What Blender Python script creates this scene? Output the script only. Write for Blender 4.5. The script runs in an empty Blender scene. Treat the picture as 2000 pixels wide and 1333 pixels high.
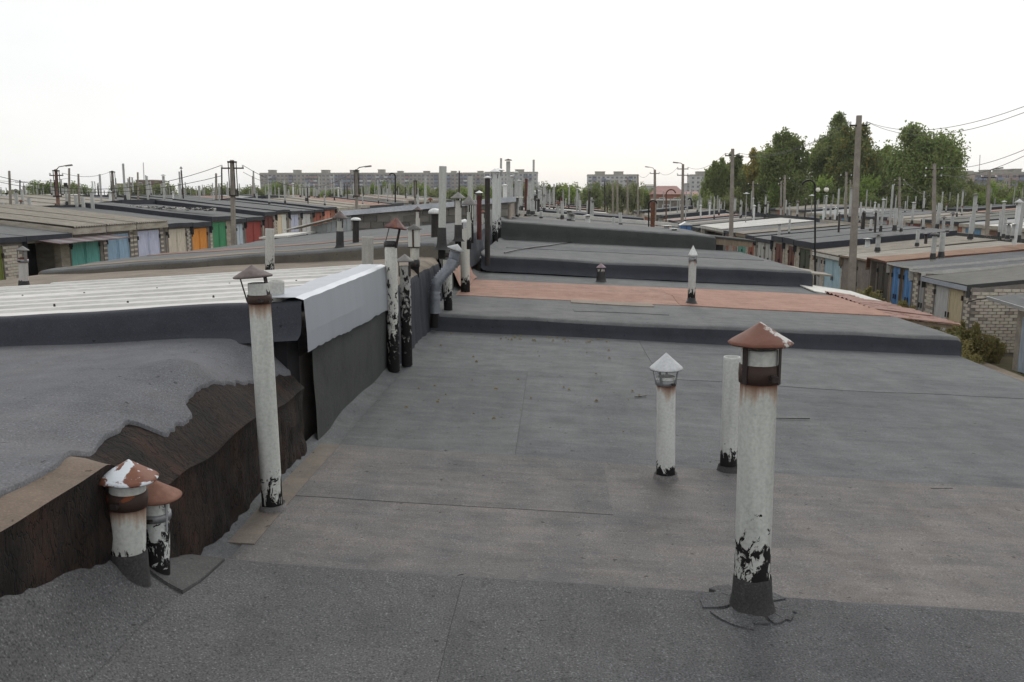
import bpy, math, random
from mathutils import Vector, noise, Matrix

# ------------------------------------------------------------------ camera, sky, sun, exposure
LIFT = 4.9                       # eye height above the yard; geometry is written relative to the eye
sc = bpy.context.scene
F_PX = 1600.0
PITCH = math.atan(278 / 1600.0)
YAW = math.atan(80 / 1600.0 * math.cos(PITCH))
cam_d = bpy.data.cameras.new("camera")
cam_d.sensor_width = 36.0
cam_d.lens = 36.0 * F_PX / 2000.0
cam_d.clip_start = 0.05
cam_d.clip_end = 6000
cam = bpy.data.objects.new("camera", cam_d)
sc.collection.objects.link(cam)
cam.location = (0, 0, 0)
cam.rotation_euler = (math.pi / 2 - PITCH, 0, YAW)
sc.camera = cam

SUN_EL, SUN_AZ = math.radians(38), math.radians(-8)      # behind thin cloud, ahead of the camera
world = bpy.data.worlds.new("World")
sc.world = world
world.use_nodes = True
wn = world.node_tree
wn.nodes.clear()
w_out = wn.nodes.new('ShaderNodeOutputWorld')
w_bg = wn.nodes.new('ShaderNodeBackground')
w_sky = wn.nodes.new('ShaderNodeTexSky')
w_sky.sky_type = 'NISHITA'
w_sky.sun_disc = False
w_sky.sun_elevation = SUN_EL
w_sky.sun_rotation = -SUN_AZ
w_sky.dust_density = 3.0
w_bg.inputs['Strength'].default_value = 0.1
w_geo = wn.nodes.new('ShaderNodeTexCoord')
w_map = wn.nodes.new('ShaderNodeMapping')
w_map.inputs['Scale'].default_value = (1.0, 1.0, 3.0)
w_noi = wn.nodes.new('ShaderNodeTexNoise')
w_noi.inputs['Scale'].default_value = 2.2
w_noi.inputs['Detail'].default_value = 5
w_noi.inputs['Roughness'].default_value = 0.55
w_rmp = wn.nodes.new('ShaderNodeValToRGB')
w_rmp.color_ramp.elements[0].position = 0.30
w_rmp.color_ramp.elements[0].color = (0.74, 0.74, 0.74, 1)
w_rmp.color_ramp.elements[1].position = 0.62
w_rmp.color_ramp.elements[1].color = (0.97, 0.97, 0.97, 1)
w_cloud = wn.nodes.new('ShaderNodeRGB')
w_cloud.outputs[0].default_value = (9.35, 9.4, 9.35, 1)
w_mix = wn.nodes.new('ShaderNodeMix')
w_mix.data_type = 'RGBA'
wn.links.new(w_geo.outputs['Generated'], w_map.inputs['Vector'])
wn.links.new(w_map.outputs['Vector'], w_noi.inputs['Vector'])
wn.links.new(w_noi.outputs['Fac'], w_rmp.inputs['Fac'])
wn.links.new(w_rmp.outputs['Color'], w_mix.inputs[0])
wn.links.new(w_sky.outputs['Color'], w_mix.inputs[6])
wn.links.new(w_cloud.outputs[0], w_mix.inputs[7])
wn.links.new(w_mix.outputs[2], w_bg.inputs['Color'])
wn.links.new(w_bg.outputs['Background'], w_out.inputs['Surface'])

sun_d = bpy.data.lights.new("sun", 'SUN')
sun_d.energy = 1.25
sun_d.angle = math.radians(24)
sun_d.color = (1.0, 0.98, 0.95)
sun = bpy.data.objects.new("sun", sun_d)
sc.collection.objects.link(sun)
sun.rotation_euler = (math.pi / 2 - SUN_EL, 0, math.pi + SUN_AZ)
sun.location = (10, 60, 40)

sc.view_settings.view_transform = 'Standard'
sc.view_settings.look = 'None'
sc.view_settings.exposure = 0.18
sc.view_settings.gamma = 1.0
sc.view_settings.use_curve_mapping = False

R = random.Random(7)
COL = sc.collection

# ------------------------------------------------------------------ pixel rays of the 2000 x 1333 photograph
def ray(px, py):
    u = (px - 1000) / F_PX
    v = -(py - 666.5) / F_PX
    x, y, z = u, math.cos(PITCH) + v * math.sin(PITCH), -math.sin(PITCH) + v * math.cos(PITCH)
    c, s = math.cos(YAW), math.sin(YAW)
    return Vector((x * c - y * s, x * s + y * c, z))
def at_y(px, py, Y):
    d = ray(px, py); return d * (Y / d.y)
def at_x(px, py, X):
    d = ray(px, py); return d * (X / d.x)
def at_z(px, py, Z):
    d = ray(px, py); return d * (Z / d.z)
def px_size(n, Y):                # metres that n photograph pixels span at distance Y
    return n * Y / F_PX
def nz(x, y, z=0.0, s=1.0):
    return noise.noise(Vector((x * s, y * s, z * s + 11.3)))

# ------------------------------------------------------------------ object helpers
def tag(o, label=None, cat=None, group=None, kind=None):
    if label: o['label'] = label
    if cat: o['category'] = cat
    if group: o['group'] = group
    if kind: o['kind'] = kind
    return o
def empty(name, loc, label, cat, group=None):
    o = bpy.data.objects.new(name, None)
    o.empty_display_size = 0.2
    COL.objects.link(o)
    o.location = loc
    return tag(o, label, cat, group)
def place(o, parent=None, loc=None):
    COL.objects.link(o)
    if parent: o.parent = parent
    if loc is not None: o.location = loc
    return o
def origin_of(o):
    v = Vector(o.location)
    while o.parent:
        o = o.parent; v += Vector(o.location)
    return v

class MB:
    def __init__(s): s.v = []; s.f = []; s.m = []; s.sm = []
    def add(s, vs, fs, mi=0, smooth=False):
        k = len(s.v); s.v += [tuple(p) for p in vs]
        for f in fs:
            s.f.append(tuple(i + k for i in f)); s.m.append(mi); s.sm.append(smooth)
        return s
    def box(s, x0, x1, y0, y1, z0, z1, mi=0):
        return s.add([(x0,y0,z0),(x1,y0,z0),(x1,y1,z0),(x0,y1,z0),(x0,y0,z1),(x1,y0,z1),(x1,y1,z1),(x0,y1,z1)],
              [(0,3,2,1),(4,5,6,7),(0,1,5,4),(1,2,6,5),(2,3,7,6),(3,0,4,7)], mi)
    def prism(s, bot, top, mi=0):          # two matching rings of points
        n = len(bot)
        return s.add(list(bot) + list(top), [tuple(reversed(range(n))), tuple(range(n, 2*n))] +
              [(i, (i+1) % n, n+(i+1) % n, n+i) for i in range(n)], mi)
    def slab(s, c4, th, mi=0):             # four corner points of the top face, thickness th downwards
        return s.prism([(p[0], p[1], p[2]-th) for p in c4], c4, mi)
    def bar(s, a, b, w, h=None, mi=0, up=(0,0,1)):
        a = Vector(a); b = Vector(b); h = h or w
        d = (b-a).normalized(); u = Vector(up)
        if abs(d.dot(u)) > .95: u = Vector((0,1,0))
        r = d.cross(u).normalized() * w/2; q = r.cross(d).normalized() * h/2
        return s.prism([a-r-q, a+r-q, a+r+q, a-r+q], [b-r-q, b+r-q, b+r+q, b-r+q], mi)
    def tube(s, path, rad, n=10, mi=0, caps=True, smooth=True):
        path = [Vector(p) for p in path]
        rs = rad if isinstance(rad, (list, tuple)) else [rad]*len(path)
        rings = []
        ref = Vector((0,1,0)) if abs((path[-1]-path[0]).normalized().y) < .9 else Vector((1,0,0))
        for i, p in enumerate(path):
            d = (path[min(i+1, len(path)-1)] - path[max(i-1, 0)]).normalized()
            a = d.cross(ref).normalized(); b = d.cross(a).normalized()
            rings.append([p + (a*math.cos(t) + b*math.sin(t))*rs[i] for t in [2*math.pi*k/n for k in range(n)]])
        vs = [p for r in rings for p in r]
        fs = [(i*n+k, i*n+(k+1) % n, (i+1)*n+(k+1) % n, (i+1)*n+k) for i in range(len(path)-1) for k in range(n)]
        s.add(vs, fs, mi, smooth)
        if caps:
            s.add(rings[0], [tuple(range(n))], mi); s.add(rings[-1], [tuple(reversed(range(n)))], mi)
        return s
    def lathe(s, prof, base=(0,0,0), axis=(0,0,1), n=28, mi=0, smooth=True, wob=0.0, seed=0):
        base = Vector(base); ax = Vector(axis).normalized()
        a = ax.cross(Vector((0,1,0))).normalized(); b = ax.cross(a).normalized()
        vs = []
        for (r, z) in prof:
            for k in range(n):
                t = 2*math.pi*k/n
                q = 1 + wob*noise.noise(Vector((math.cos(t)*1.7+seed, math.sin(t)*1.7, z*3+seed)))
                vs.append(base + ax*(z + (wob*.35*noise.noise(Vector((math.cos(t)*2+seed, math.sin(t)*2, 5)))*r)) + (a*math.cos(t)+b*math.sin(t))*r*q)
        fs = [(i*n+k, i*n+(k+1) % n, (i+1)*n+(k+1) % n, (i+1)*n+k) for i in range(len(prof)-1) for k in range(n)]
        return s.add(vs, fs, mi, smooth)
    def grid(s, pts, mi=0, smooth=True, mfun=None):     # rows of points
        nr, nc = len(pts), len(pts[0]); k = len(s.v)
        s.v += [tuple(p) for r in pts for p in r]
        for i in range(nr-1):
            for j in range(nc-1):
                s.f.append((k+i*nc+j, k+i*nc+j+1, k+(i+1)*nc+j+1, k+(i+1)*nc+j))
                s.m.append(mfun(i, j) if mfun else mi); s.sm.append(smooth)
        return s
    def mesh(s, name, mats, org=(0,0,0)):
        me = bpy.data.meshes.new(name)
        ox, oy, oz = org
        me.from_pydata([(x-ox, y-oy, z-oz) for x, y, z in s.v], [], s.f)
        if not isinstance(mats, (list, tuple)): mats = [mats]
        for m in mats: me.materials.append(m)
        me.polygons.foreach_set('material_index', s.m)
        me.polygons.foreach_set('use_smooth', s.sm)
        me.update()
        return me
    def part(s, name, mats, parent):
        o = bpy.data.objects.new(name, s.mesh(name, mats, origin_of(parent)))
        return place(o, parent)
    def top(s, name, mats, org, label=None, cat=None, group=None, kind=None):
        o = bpy.data.objects.new(name, s.mesh(name, mats, org))
        place(o, None, org)
        return tag(o, label, cat, group, kind)

# ------------------------------------------------------------------ materials
def nt(name, rough=0.9, metal=0.0, spec=0.3):
    m = bpy.data.materials.new(name); m.use_nodes = True
    b = m.node_tree.nodes['Principled BSDF']
    b.inputs['Roughness'].default_value = rough
    b.inputs['Metallic'].default_value = metal
    b.inputs['Specular IOR Level'].default_value = spec
    return m, m.node_tree, b
def n_noise(t, vec, scale, detail=4, rough=.55, dist=0.0):
    n = t.nodes.new('ShaderNodeTexNoise')
    n.inputs['Scale'].default_value = scale; n.inputs['Detail'].default_value = detail
    n.inputs['Roughness'].default_value = rough; n.inputs['Distortion'].default_value = dist
    t.links.new(vec, n.inputs['Vector']); return n.outputs['Fac']
def n_ramp(t, fac, stops):
    r = t.nodes.new('ShaderNodeValToRGB'); cr = r.color_ramp
    while len(cr.elements) < len(stops): cr.elements.new(0.5)
    for e, (p, c) in zip(cr.elements, stops):
        e.position = p; e.color = (c, c, c, 1) if not isinstance(c, (tuple, list)) else (*c, 1)
    t.links.new(fac, r.inputs['Fac']); return r.outputs['Color']
def n_mix(t, fac, a, b, mode='MIX'):
    m = t.nodes.new('ShaderNodeMix'); m.data_type = 'RGBA'; m.blend_type = mode
    for i, v in ((0, fac), (6, a), (7, b)):
        if isinstance(v, (int, float)): m.inputs[i].default_value = v
        elif isinstance(v, tuple): m.inputs[i].default_value = (*v, 1)
        else: t.links.new(v, m.inputs[i])
    return m.outputs[2]
def n_math(t, op, a, b=None, c=None):
    m = t.nodes.new('ShaderNodeMath'); m.operation = op
    for i, v in enumerate((a, b, c)):
        if v is None: continue
        if isinstance(v, (int, float)): m.inputs[i].default_value = v
        else: t.links.new(v, m.inputs[i])
    return m.outputs[0]
def n_map(t, scale=(1,1,1), loc=(0,0,0), world=False):
    if world:
        c = t.nodes.new('ShaderNodeNewGeometry').outputs['Position']
    else:
        c = t.nodes.new('ShaderNodeTexCoord').outputs['Object']
    m = t.nodes.new('ShaderNodeMapping')
    m.inputs['Scale'].default_value = scale; m.inputs['Location'].default_value = loc
    t.links.new(c, m.inputs['Vector']); return m.outputs['Vector']
def n_bump(t, b, h, strength=.3, dist=.01):
    n = t.nodes.new('ShaderNodeBump'); n.inputs['Strength'].default_value = strength
    n.inputs['Distance'].default_value = dist
    t.links.new(h, n.inputs['Height']); t.links.new(n.outputs['Normal'], b.inputs['Normal'])

def felt(name, base, dust, dusty=.5, grain=1.0, streak=0.5, seed=0, crack=0.0):
    """mineral roofing felt: coloured granules, dust left in puddles and in streaks"""
    m, t, b = nt(name, .95, 0, .2)
    v = n_map(t, (1,1,1), (seed*3.1, seed*1.7, 0))
    big = n_ramp(t, n_noise(t, v, .55, 6, .62, .4), [(.33, 0.0), (.68, 1.0)])
    vs = n_map(t, (.9, 5.0, 1), (seed*2.3, seed, 0))
    st = n_ramp(t, n_noise(t, vs, 1.6, 6, .65), [(.40, 0.0), (.66, 1.0)])
    f = n_math(t, 'ADD', n_math(t, 'MULTIPLY', big, dusty), n_math(t, 'MULTIPLY', st, streak*.55))
    sy = n_ramp(t, n_noise(t, n_map(t, (4.2, .55, 1), (seed*1.3, seed*4, 0)), 1.1, 4, .6), [(.42, 0.0), (.62, 1.0)])
    f = n_math(t, 'ADD', f, n_math(t, 'MULTIPLY', sy, streak*.30))
    f = n_math(t, 'MINIMUM', f, 1.0)
    col = n_mix(t, f, base, dust)
    sc_ = n_ramp(t, n_noise(t, n_map(t, (1.6, 6.5, 1), (seed, seed*2, 0)), 2.6, 5, .72), [(.30, .86), (.5, 1.0), (.75, 1.10)])
    col = n_mix(t, min(1.0, streak), col, n_mix(t, 1.0, col, sc_, 'MULTIPLY'))
    blot = n_ramp(t, n_noise(t, v, 3.3, 6, .7), [(.3, .80), (.5, 1.0), (.72, 1.15)])
    col = n_mix(t, 1.0, col, blot, 'MULTIPLY')
    g = n_noise(t, v, 130, 2, .6)
    g2 = n_ramp(t, g, [(.30, 1-.55*grain), (.5, .97), (.62, 1+.12*grain), (.74, 1+1.3*grain)])
    col = n_mix(t, 1.0, col, g2, 'MULTIPLY')
    # tiny dark flecks and pale droppings
    fl = n_ramp(t, n_noise(t, v, 21, 2, .5), [(.255, .45), (.29, 1.0), (.80, 1.0), (.83, 1.7)])
    col = n_mix(t, 1.0, col, fl, 'MULTIPLY')
    t.links.new(col, b.inputs['Base Color'])
    rd = t.nodes.new('ShaderNodeTexNoise'); rd.noise_type = 'RIDGED_MULTIFRACTAL'; rd.inputs['Scale'].default_value = 1.3
    rd.inputs['Detail'].default_value = 3; rd.inputs['Distortion'].default_value = .8
    t.links.new(n_map(t, (1, 1.8, 1), (seed, 0, 0)), rd.inputs['Vector'])
    h = n_math(t, 'ADD', n_math(t, 'MULTIPLY', g, .25), n_math(t, 'MULTIPLY', n_noise(t, v, 9, 5, .6), 1.2))
    h = n_math(t, 'ADD', h, n_math(t, 'MULTIPLY', rd.outputs['Fac'], .8))
    n_bump(t, b, h, .45, .012)
    return m
def plain(name, c, rough=.8, metal=0, var=.25, scale=6, c2=None, spec=.3, bump=.2, stretch=(1,1,1)):
    m, t, b = nt(name, rough, metal, spec)
    v = n_map(t, stretch)
    nse = n_noise(t, v, scale, 6, .65)
    col = n_mix(t, n_ramp(t, nse, [(.32, 0.0), (.68, 1.0)]), tuple(x*(1-var) for x in c), c2 if c2 else tuple(min(1, x*(1+var)) for x in c))
    fine = n_ramp(t, n_noise(t, v, scale*9, 4, .6), [(.3, .86), (.7, 1.1)])
    col = n_mix(t, 1.0, col, fine, 'MULTIPLY')
    t.links.new(col, b.inputs['Base Color'])
    if bump: n_bump(t, b, n_noise(t, v, scale*5, 4, .6), bump, .01)
    return m
def rusty(name, paint, rust, amount=.5, scale=9, rough=.7, metal=0.0, stretch=(1,1,1), seed=0):
    """paint that has gone to rust in hard-edged patches"""
    m, t, b = nt(name, rough, metal, .35)
    v = n_map(t, stretch, (seed*5.1, seed*2.9, seed))
    n = n_noise(t, v, scale, 7, .62, .3)
    p = 1 - amount
    k = n_ramp(t, n, [(max(0, .26+p*.46-.012), 1.0), (.26+p*.46+.012, 0.0)])
    r = n_mix(t, n_noise(t, v, scale*4, 5, .7), tuple(x*.55 for x in rust), tuple(x*1.5 for x in rust))
    pc = n_mix(t, n_noise(t, v, scale*1.3, 4), tuple(x*.82 for x in paint), paint)
    inv = n_math(t, 'SUBTRACT', 1.0, k)
    halo = n_ramp(t, n, [(.26+p*.46-.05, 0.0), (.26+p*.46, 1.0)])
    col = n_mix(t, inv, pc, r)
    t.links.new(col, b.inputs['Base Color'])
    n_bump(t, b, n_math(t, 'ADD', inv, n_noise(t, v, scale*6, 3)), .25, .004)
    return m
def door_paint(name, c, worn=.35, under=(.28,.22,.18), seed=0):
    m, t, b = nt(name, .6, 0, .35)
    v = n_map(t, (1, 1, 1), (seed*3.3, seed, seed*1.9))
    vv = n_map(t, (6, 6, .8), (seed, seed*2, 0))
    a = n_ramp(t, n_noise(t, v, 7, 8, .72), [(.26+.25*worn, 0.0), (.29+.25*worn, 1.0)])
    st = n_ramp(t, n_noise(t, vv, 3, 5, .6), [(.3, .72), (.7, 1.12)])
    col = n_mix(t, a, under, c)
    col = n_mix(t, 1.0, col, st, 'MULTIPLY')
    t.links.new(col, b.inputs['Base Color'])
    n_bump(t, b, n_noise(t, vv, 8, 4), .15, .01)
    return m
def pipe_mat(name, white=(.52,.53,.50), tar_top=.25, tar_soft=.12, rust_z=None, stain=.4, seed=0, tar=(.010,.009,.009), full=None):
    """asbestos-cement flue: pale grey with tar daubed round its foot and rust run from the clamp"""
    m, t, b = nt(name, .85, 0, .25)
    tc = t.nodes.new('ShaderNodeTexCoord').outputs['Object']
    sx = t.nodes.new('ShaderNodeSeparateXYZ'); t.links.new(tc, sx.inputs[0]); z = sx.outputs['Z']
    v = n_map(t, (1,1,1), (seed*7.7, seed*3.1, seed*2))
    vst = n_map(t, (1,1,.12), (seed*1.7, seed, 0))
    base = n_mix(t, n_noise(t, v, 5, 5), tuple(x*.86 for x in white), white)
    base = n_mix(t, 1.0, base, n_ramp(t, n_noise(t, vst, 16, 5, .6), [(.3, .82), (.6, 1.04)]), 'MULTIPLY')
    base = n_mix(t, 1.0, base, n_ramp(t, n_noise(t, v, 70, 3, .6), [(.25, .80), (.6, 1.03)]), 'MULTIPLY')
    spots = n_ramp(t, n_noise(t, v, 26, 3, .5), [(.75, 0.0), (.77, stain)])
    base = n_mix(t, spots, base, (.10,.09,.08))
    if rust_z is not None:
        d = n_math(t, 'SUBTRACT', rust_z, z)
        runs = n_math(t, 'MULTIPLY', n_ramp(t, n_noise(t, n_map(t, (1,1,.05), (seed, 0, 0)), 17, 4, .6), [(.36, .025), (.70, .15)]), 1.0)
        k = n_math(t, 'SUBTRACT', 1.0, n_math(t, 'DIVIDE', d, runs))
        k = n_math(t, 'MAXIMUM', n_math(t, 'MINIMUM', k, 1.0), 0.0)
        k = n_math(t, 'MULTIPLY', k, n_math(t, 'GREATER_THAN', d, -0.02))
        col_r = n_mix(t, k, (.36,.20,.09), (.10,.028,.010))
        base = n_mix(t, n_math(t, 'MULTIPLY', n_math(t, 'POWER', k, .8), .97), base, col_r)
    # tar edge: height threshold broken up by noise, with holes
    e = n_math(t, 'SUBTRACT', tar_top, z)
    e = n_math(t, 'DIVIDE', e, max(.01, tar_soft))
    nn = n_math(t, 'MULTIPLY', n_math(t, 'SUBTRACT', n_noise(t, n_map(t, (1,1,.55), (seed*2, seed, 0)), 24, 7, .70, .8), .5), 7.5)
    k = n_math(t, 'ADD', e, nn)
    k = n_math(t, 'GREATER_THAN', k, .45)
    base = n_mix(t, k, base, tar)
    if full: base = full
    if isinstance(base, tuple): b.inputs['Base Color'].default_value = (*base, 1)
    else: t.links.new(base, b.inputs['Base Color'])
    n_bump(t, b, n_math(t, 'ADD', n_math(t, 'MULTIPLY', k, .8), n_noise(t, v, 60, 3)), .35, .006)
    return m

G_A   = felt('felt_fresh_grey', (.075,.077,.081), (.106,.104,.104), .6, 1.05, .2, 1)
G_B   = felt('felt_dusty_brown', (.100,.101,.104), (.162,.150,.143), .62, .60, .9, 2)
G_C   = felt('felt_weathered_grey', (.088,.093,.098), (.134,.137,.138), .6, .55, .8, 3)
G_D   = felt('felt_pale_grey', (.102,.107,.112), (.145,.146,.145), .6, .40, .9, 4)
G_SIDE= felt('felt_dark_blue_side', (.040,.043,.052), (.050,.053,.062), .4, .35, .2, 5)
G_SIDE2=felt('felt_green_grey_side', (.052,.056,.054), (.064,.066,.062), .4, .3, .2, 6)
G_L1  = felt('felt_blue_grey', (.105,.108,.120), (.145,.143,.146), .6, .6, .3, 7)
G_OR  = felt('felt_terracotta', (.255,.150,.118), (.330,.215,.170), .6, .3, .9, 8)
G_BRN = felt('felt_beige_brown', (.135,.120,.100), (.22,.185,.148), .8, .2, .8, 9)
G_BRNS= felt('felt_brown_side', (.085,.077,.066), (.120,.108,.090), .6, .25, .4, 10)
G_STRIP = felt('felt_beige_strip', (.115,.088,.070), (.165,.130,.103), .6, .3, .7, 11)
M_BARK, tb, bb = nt('cracked_brown_bitumen', .82, 0, .35)
_v = n_map(tb, (1, 1, .45)); _v2 = n_map(tb, (3.0, 5.5, 1.6))
_n = n_noise(tb, _v2, 3.4, 9, .76, 1.8)
_c = n_mix(tb, n_ramp(tb, _n, [(.36, 0.0), (.60, 1.0)]), (.004,.003,.003), (.034,.019,.013))
_c = n_mix(tb, n_ramp(tb, n_noise(tb, _v, 3.0, 5, .6), [(.48, 0.0), (.78, .6)]), _c, (.048,.031,.023))
_c = n_mix(tb, n_ramp(tb, n_noise(tb, n_map(tb, (1.5, 2.0, 1.0), (3, 1, 0)), 2.6, 5, .65), [(.50, 0.0), (.66, .55)]), _c, (.075,.030,.016))
_c = n_mix(tb, n_ramp(tb, n_noise(tb, n_map(tb, (1.5, 2.5, 1.2)), 1.7, 5, .65), [(.40, .75), (.60, 0.0)]), _c, (.004,.0035,.003))
_vo = tb.nodes.new('ShaderNodeTexVoronoi'); _vo.feature = 'DISTANCE_TO_EDGE'; _vo.inputs['Scale'].default_value = 9.0
_vm = n_map(tb, (.7, 2.2, .8)); _va = tb.nodes.new('ShaderNodeVectorMath'); _va.operation = 'MULTIPLY_ADD'
_vn = tb.nodes.new('ShaderNodeTexNoise'); _vn.inputs['Scale'].default_value = 7; _vn.inputs['Detail'].default_value = 4
tb.links.new(_vm, _vn.inputs['Vector']); tb.links.new(_vn.outputs['Color'], _va.inputs[0]); _va.inputs[1].default_value = (.35, .35, .35); tb.links.new(_vm, _va.inputs[2])
tb.links.new(_va.outputs[0], _vo.inputs['Vector'])
_ck = n_ramp(tb, _vo.outputs['Distance'], [(0.0, 0.0), (.05, 1.0)])
_c = n_mix(tb, 1.0, _c, n_mix(tb, _ck, (.25,.25,.25), (1.15,1.1,1.05)), 'MULTIPLY')
tb.links.new(_c, bb.inputs['Base Color']); n_bump(tb, bb, n_math(tb, 'ADD', _n, n_math(tb, 'MULTIPLY', _ck, .5)), 1.0, .05)
M_WROOF = plain('white_profiled_steel', (.50,.49,.465), .55, 0, .16, 2.5, spec=.35, bump=.05, stretch=(.5,2,1))
M_WROOFW = rusty('white_steel_flashing', (.36,.385,.42), (.30,.22,.17), .10, 2.0, .45, .25, (1,2.2,.35), 3)
M_CONC = plain('pole_concrete', (.24,.215,.185), .9, 0, .22, 3.0, bump=.4)
M_CONCG = plain('grey_concrete', (.26,.25,.235), .95, 0, .25, 2.0, bump=.4)
M_PLASTER = plain('brown_grey_plaster', (.20,.175,.155), .95, 0, .25, 2.0, bump=.3)
M_GAPSHADE = plain('painted_interior_shade', (.012,.012,.014), .95, 0, .2, 2.0)  # near-black colour stands in for shade inside gaps and open garages
M_FLUE_IN = plain('dark_flue_inside', (.02,.018,.016), .95, 0, .2, 9)  # near-black disc closing each flue below its mouth
M_FASCIA = plain('cream_fascia', (.34,.30,.25), .85, 0, .28, 1.6, bump=.2, c2=(.42,.39,.33), stretch=(1,1,4))
M_FASCIAG = plain('grey_blue_fascia', (.30,.33,.38), .7, 0, .12, 2)
M_SLATE = plain('tan_corrugated_slate', (.225,.20,.165), .92, 0, .22, 1.2, bump=.3, c2=(.30,.275,.235), stretch=(1,3,1))
M_SLATEG = plain('grey_corrugated_slate', (.27,.275,.27), .92, 0, .2, 1.2, bump=.3)
M_WSLATE = plain('pale_corrugated_slate', (.50,.49,.455), .85, 0, .16, 1.5, bump=.2)
M_PINKS = rusty('rusty_pink_steel', (.27,.155,.125), (.15,.065,.042), .42, 3, .7, 0, (1,3,1), 5)
M_WOOD = plain('weathered_board', (.21,.165,.12), .9, 0, .3, 3, bump=.3, stretch=(6,6,1))
M_BR = [plain('pale_silicate_brick_%s' % n, c, .92, 0, .12, 5, bump=.3) for n, c in
        (('cream', (.52,.475,.40)), ('rose', (.48,.425,.37)), ('grey', (.46,.43,.38)), ('stained', (.27,.235,.20)))]
M_MORT = plain('grey_mortar', (.20,.18,.16), .95, 0, .2, 6)
M_REDW = plain('red_brick_wall', (.30,.13,.085), .92, 0, .2, 3)
M_BLOCK = [plain('grey_brown_block_%s' % n, c, .95, 0, .15, 4, bump=.4) for n, c in
        (('mid', (.135,.125,.112)), ('light', (.165,.152,.135)), ('dark', (.112,.105,.095)))]
M_BLKMORT = plain('pale_joint_mortar', (.22,.205,.18), .95, 0, .2, 6)
M_STEEL = plain('dark_brown_steel', (.035,.028,.026), .6, .3, .3, 9)
M_BLACKIRON = plain('black_painted_iron', (.012,.012,.013), .5, .2, .2, 9)
M_RUST = rusty('rust_brown_steel', (.10,.045,.03), (.13,.05,.025), .5, 12, .8, 0)
M_REDP = rusty('red_oxide_paint', (.10,.033,.028), (.14,.045,.02), .35, 9, .6)
M_GALV = plain('galvanised_steel', (.42,.43,.44), .42, .55, .15, 6, bump=.05)
M_GALVD = plain('dull_galvanised_band', (.22,.225,.235), .5, .5, .2, 8)
M_CAPRUST = rusty('cap_rust_over_white', (.50,.49,.47), (.125,.048,.030), .675, 4.2, .65, 0, (1,1,1.6), 2)
M_CAPRUST2 = rusty('cap_white_gone_rusty', (.62,.66,.70), (.15,.058,.034), .52, 11, .65, 0, (1,1,1.4), 9)
M_CAPBR = plain('cap_brown_rust', (.17,.075,.048), .75, 0, .35, 6, c2=(.24,.12,.085), bump=.2)
M_CAPDK = plain('cap_dark_brown', (.085,.062,.060), .7, 0, .3, 6, c2=(.16,.13,.125), bump=.2)
M_CAPGR = plain('cap_grey', (.17,.165,.16), .7, .1, .3, 6, bump=.1)
M_CAPWH = plain('cap_white', (.60,.61,.60), .6, .1, .12, 6, bump=.1)
M_BAND = rusty('clamp_band_rust', (.045,.026,.020), (.16,.045,.014), .30, 10, .7, 0)
M_TAR = plain('tar', (.012,.011,.011), .5, 0, .3, 9, spec=.5, bump=.4)
M_PIPEF = plain('flue_pale_grey', (.31,.315,.30), .88, 0, .18, 4, bump=.1)
M_PIPEW = plain('flue_white', (.50,.51,.50), .8, 0, .10, 4, bump=.1)
M_PIPED = plain('flue_dark', (.035,.030,.028), .8, 0, .3, 4)
M_PIPER = plain('flue_dark_red', (.075,.022,.018), .7, 0, .3, 4)
M_PIPEB = plain('flue_light_blue', (.30,.45,.58), .8, 0, .10, 4)
M_INS = plain('insulator_porcelain', (.65,.66,.64), .35, 0, .1, 9)
M_WIRE = plain('wire_grey', (.055,.055,.055), .7, .2, .1, 9)
M_GLOBE = plain('opal_globe', (.78,.76,.66), .35, 0, .05, 9)
M_TRUNK = plain('bark', (.085,.070,.055), .95, 0, .3, 4)

def leaf_mat(name, c1, c2):
    m, t, b = nt(name, .75, 0, .25)
    v = n_map(t, (1,1,1), (0,0,0), True)
    oi = t.nodes.new('ShaderNodeObjectInfo')
    k = n_ramp(t, n_noise(t, v, .55, 5, .7), [(.35, 0.0), (.65, 1.0)])
    col = n_mix(t, k, c1, c2)
    col = n_mix(t, 1.0, col, n_ramp(t, oi.outputs['Random'], [(0.0, .82), (1.0, 1.18)]), 'MULTIPLY')
    t.links.new(col, b.inputs['Base Color'])
    tr = t.nodes.new('ShaderNodeBsdfTranslucent'); t.links.new(col, tr.inputs['Color'])
    mx = t.nodes.new('ShaderNodeMixShader'); mx.inputs[0].default_value = .45
    out = t.nodes['Material Output']
    t.links.new(b.outputs[0], mx.inputs[1]); t.links.new(tr.outputs[0], mx.inputs[2]); t.links.new(mx.outputs[0], out.inputs['Surface'])
    return m
L_POP = leaf_mat('poplar_leaves', (.13,.175,.060), (.24,.28,.10))
L_YEL = leaf_mat('yellowing_leaves', (.26,.23,.06), (.40,.32,.08))
L_LOW = leaf_mat('low_tree_leaves', (.14,.17,.07), (.25,.27,.11))
L_BRI = leaf_mat('fresh_green_leaves', (.16,.23,.06), (.27,.34,.09))
L_WEED = leaf_mat('dry_weed_leaves', (.16,.16,.055), (.30,.25,.11))
M_GROUND, tg, bg = nt('yard_soil', .98, 0, .1)
_v = n_map(tg)
_c = n_mix(tg, n_ramp(tg, n_noise(tg, _v, .12, 6, .65), [(.4, 0.0), (.6, 1.0)]), (.19,.155,.115), (.10,.10,.055))
_c = n_mix(tg, 1.0, _c, n_ramp(tg, n_noise(tg, _v, 2.5, 6, .7), [(.3, .75), (.7, 1.2)]), 'MULTIPLY')
tg.links.new(_c, bg.inputs['Base Color']); n_bump(tg, bg, n_noise(tg, _v, 4, 5), .4, .05)

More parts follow.
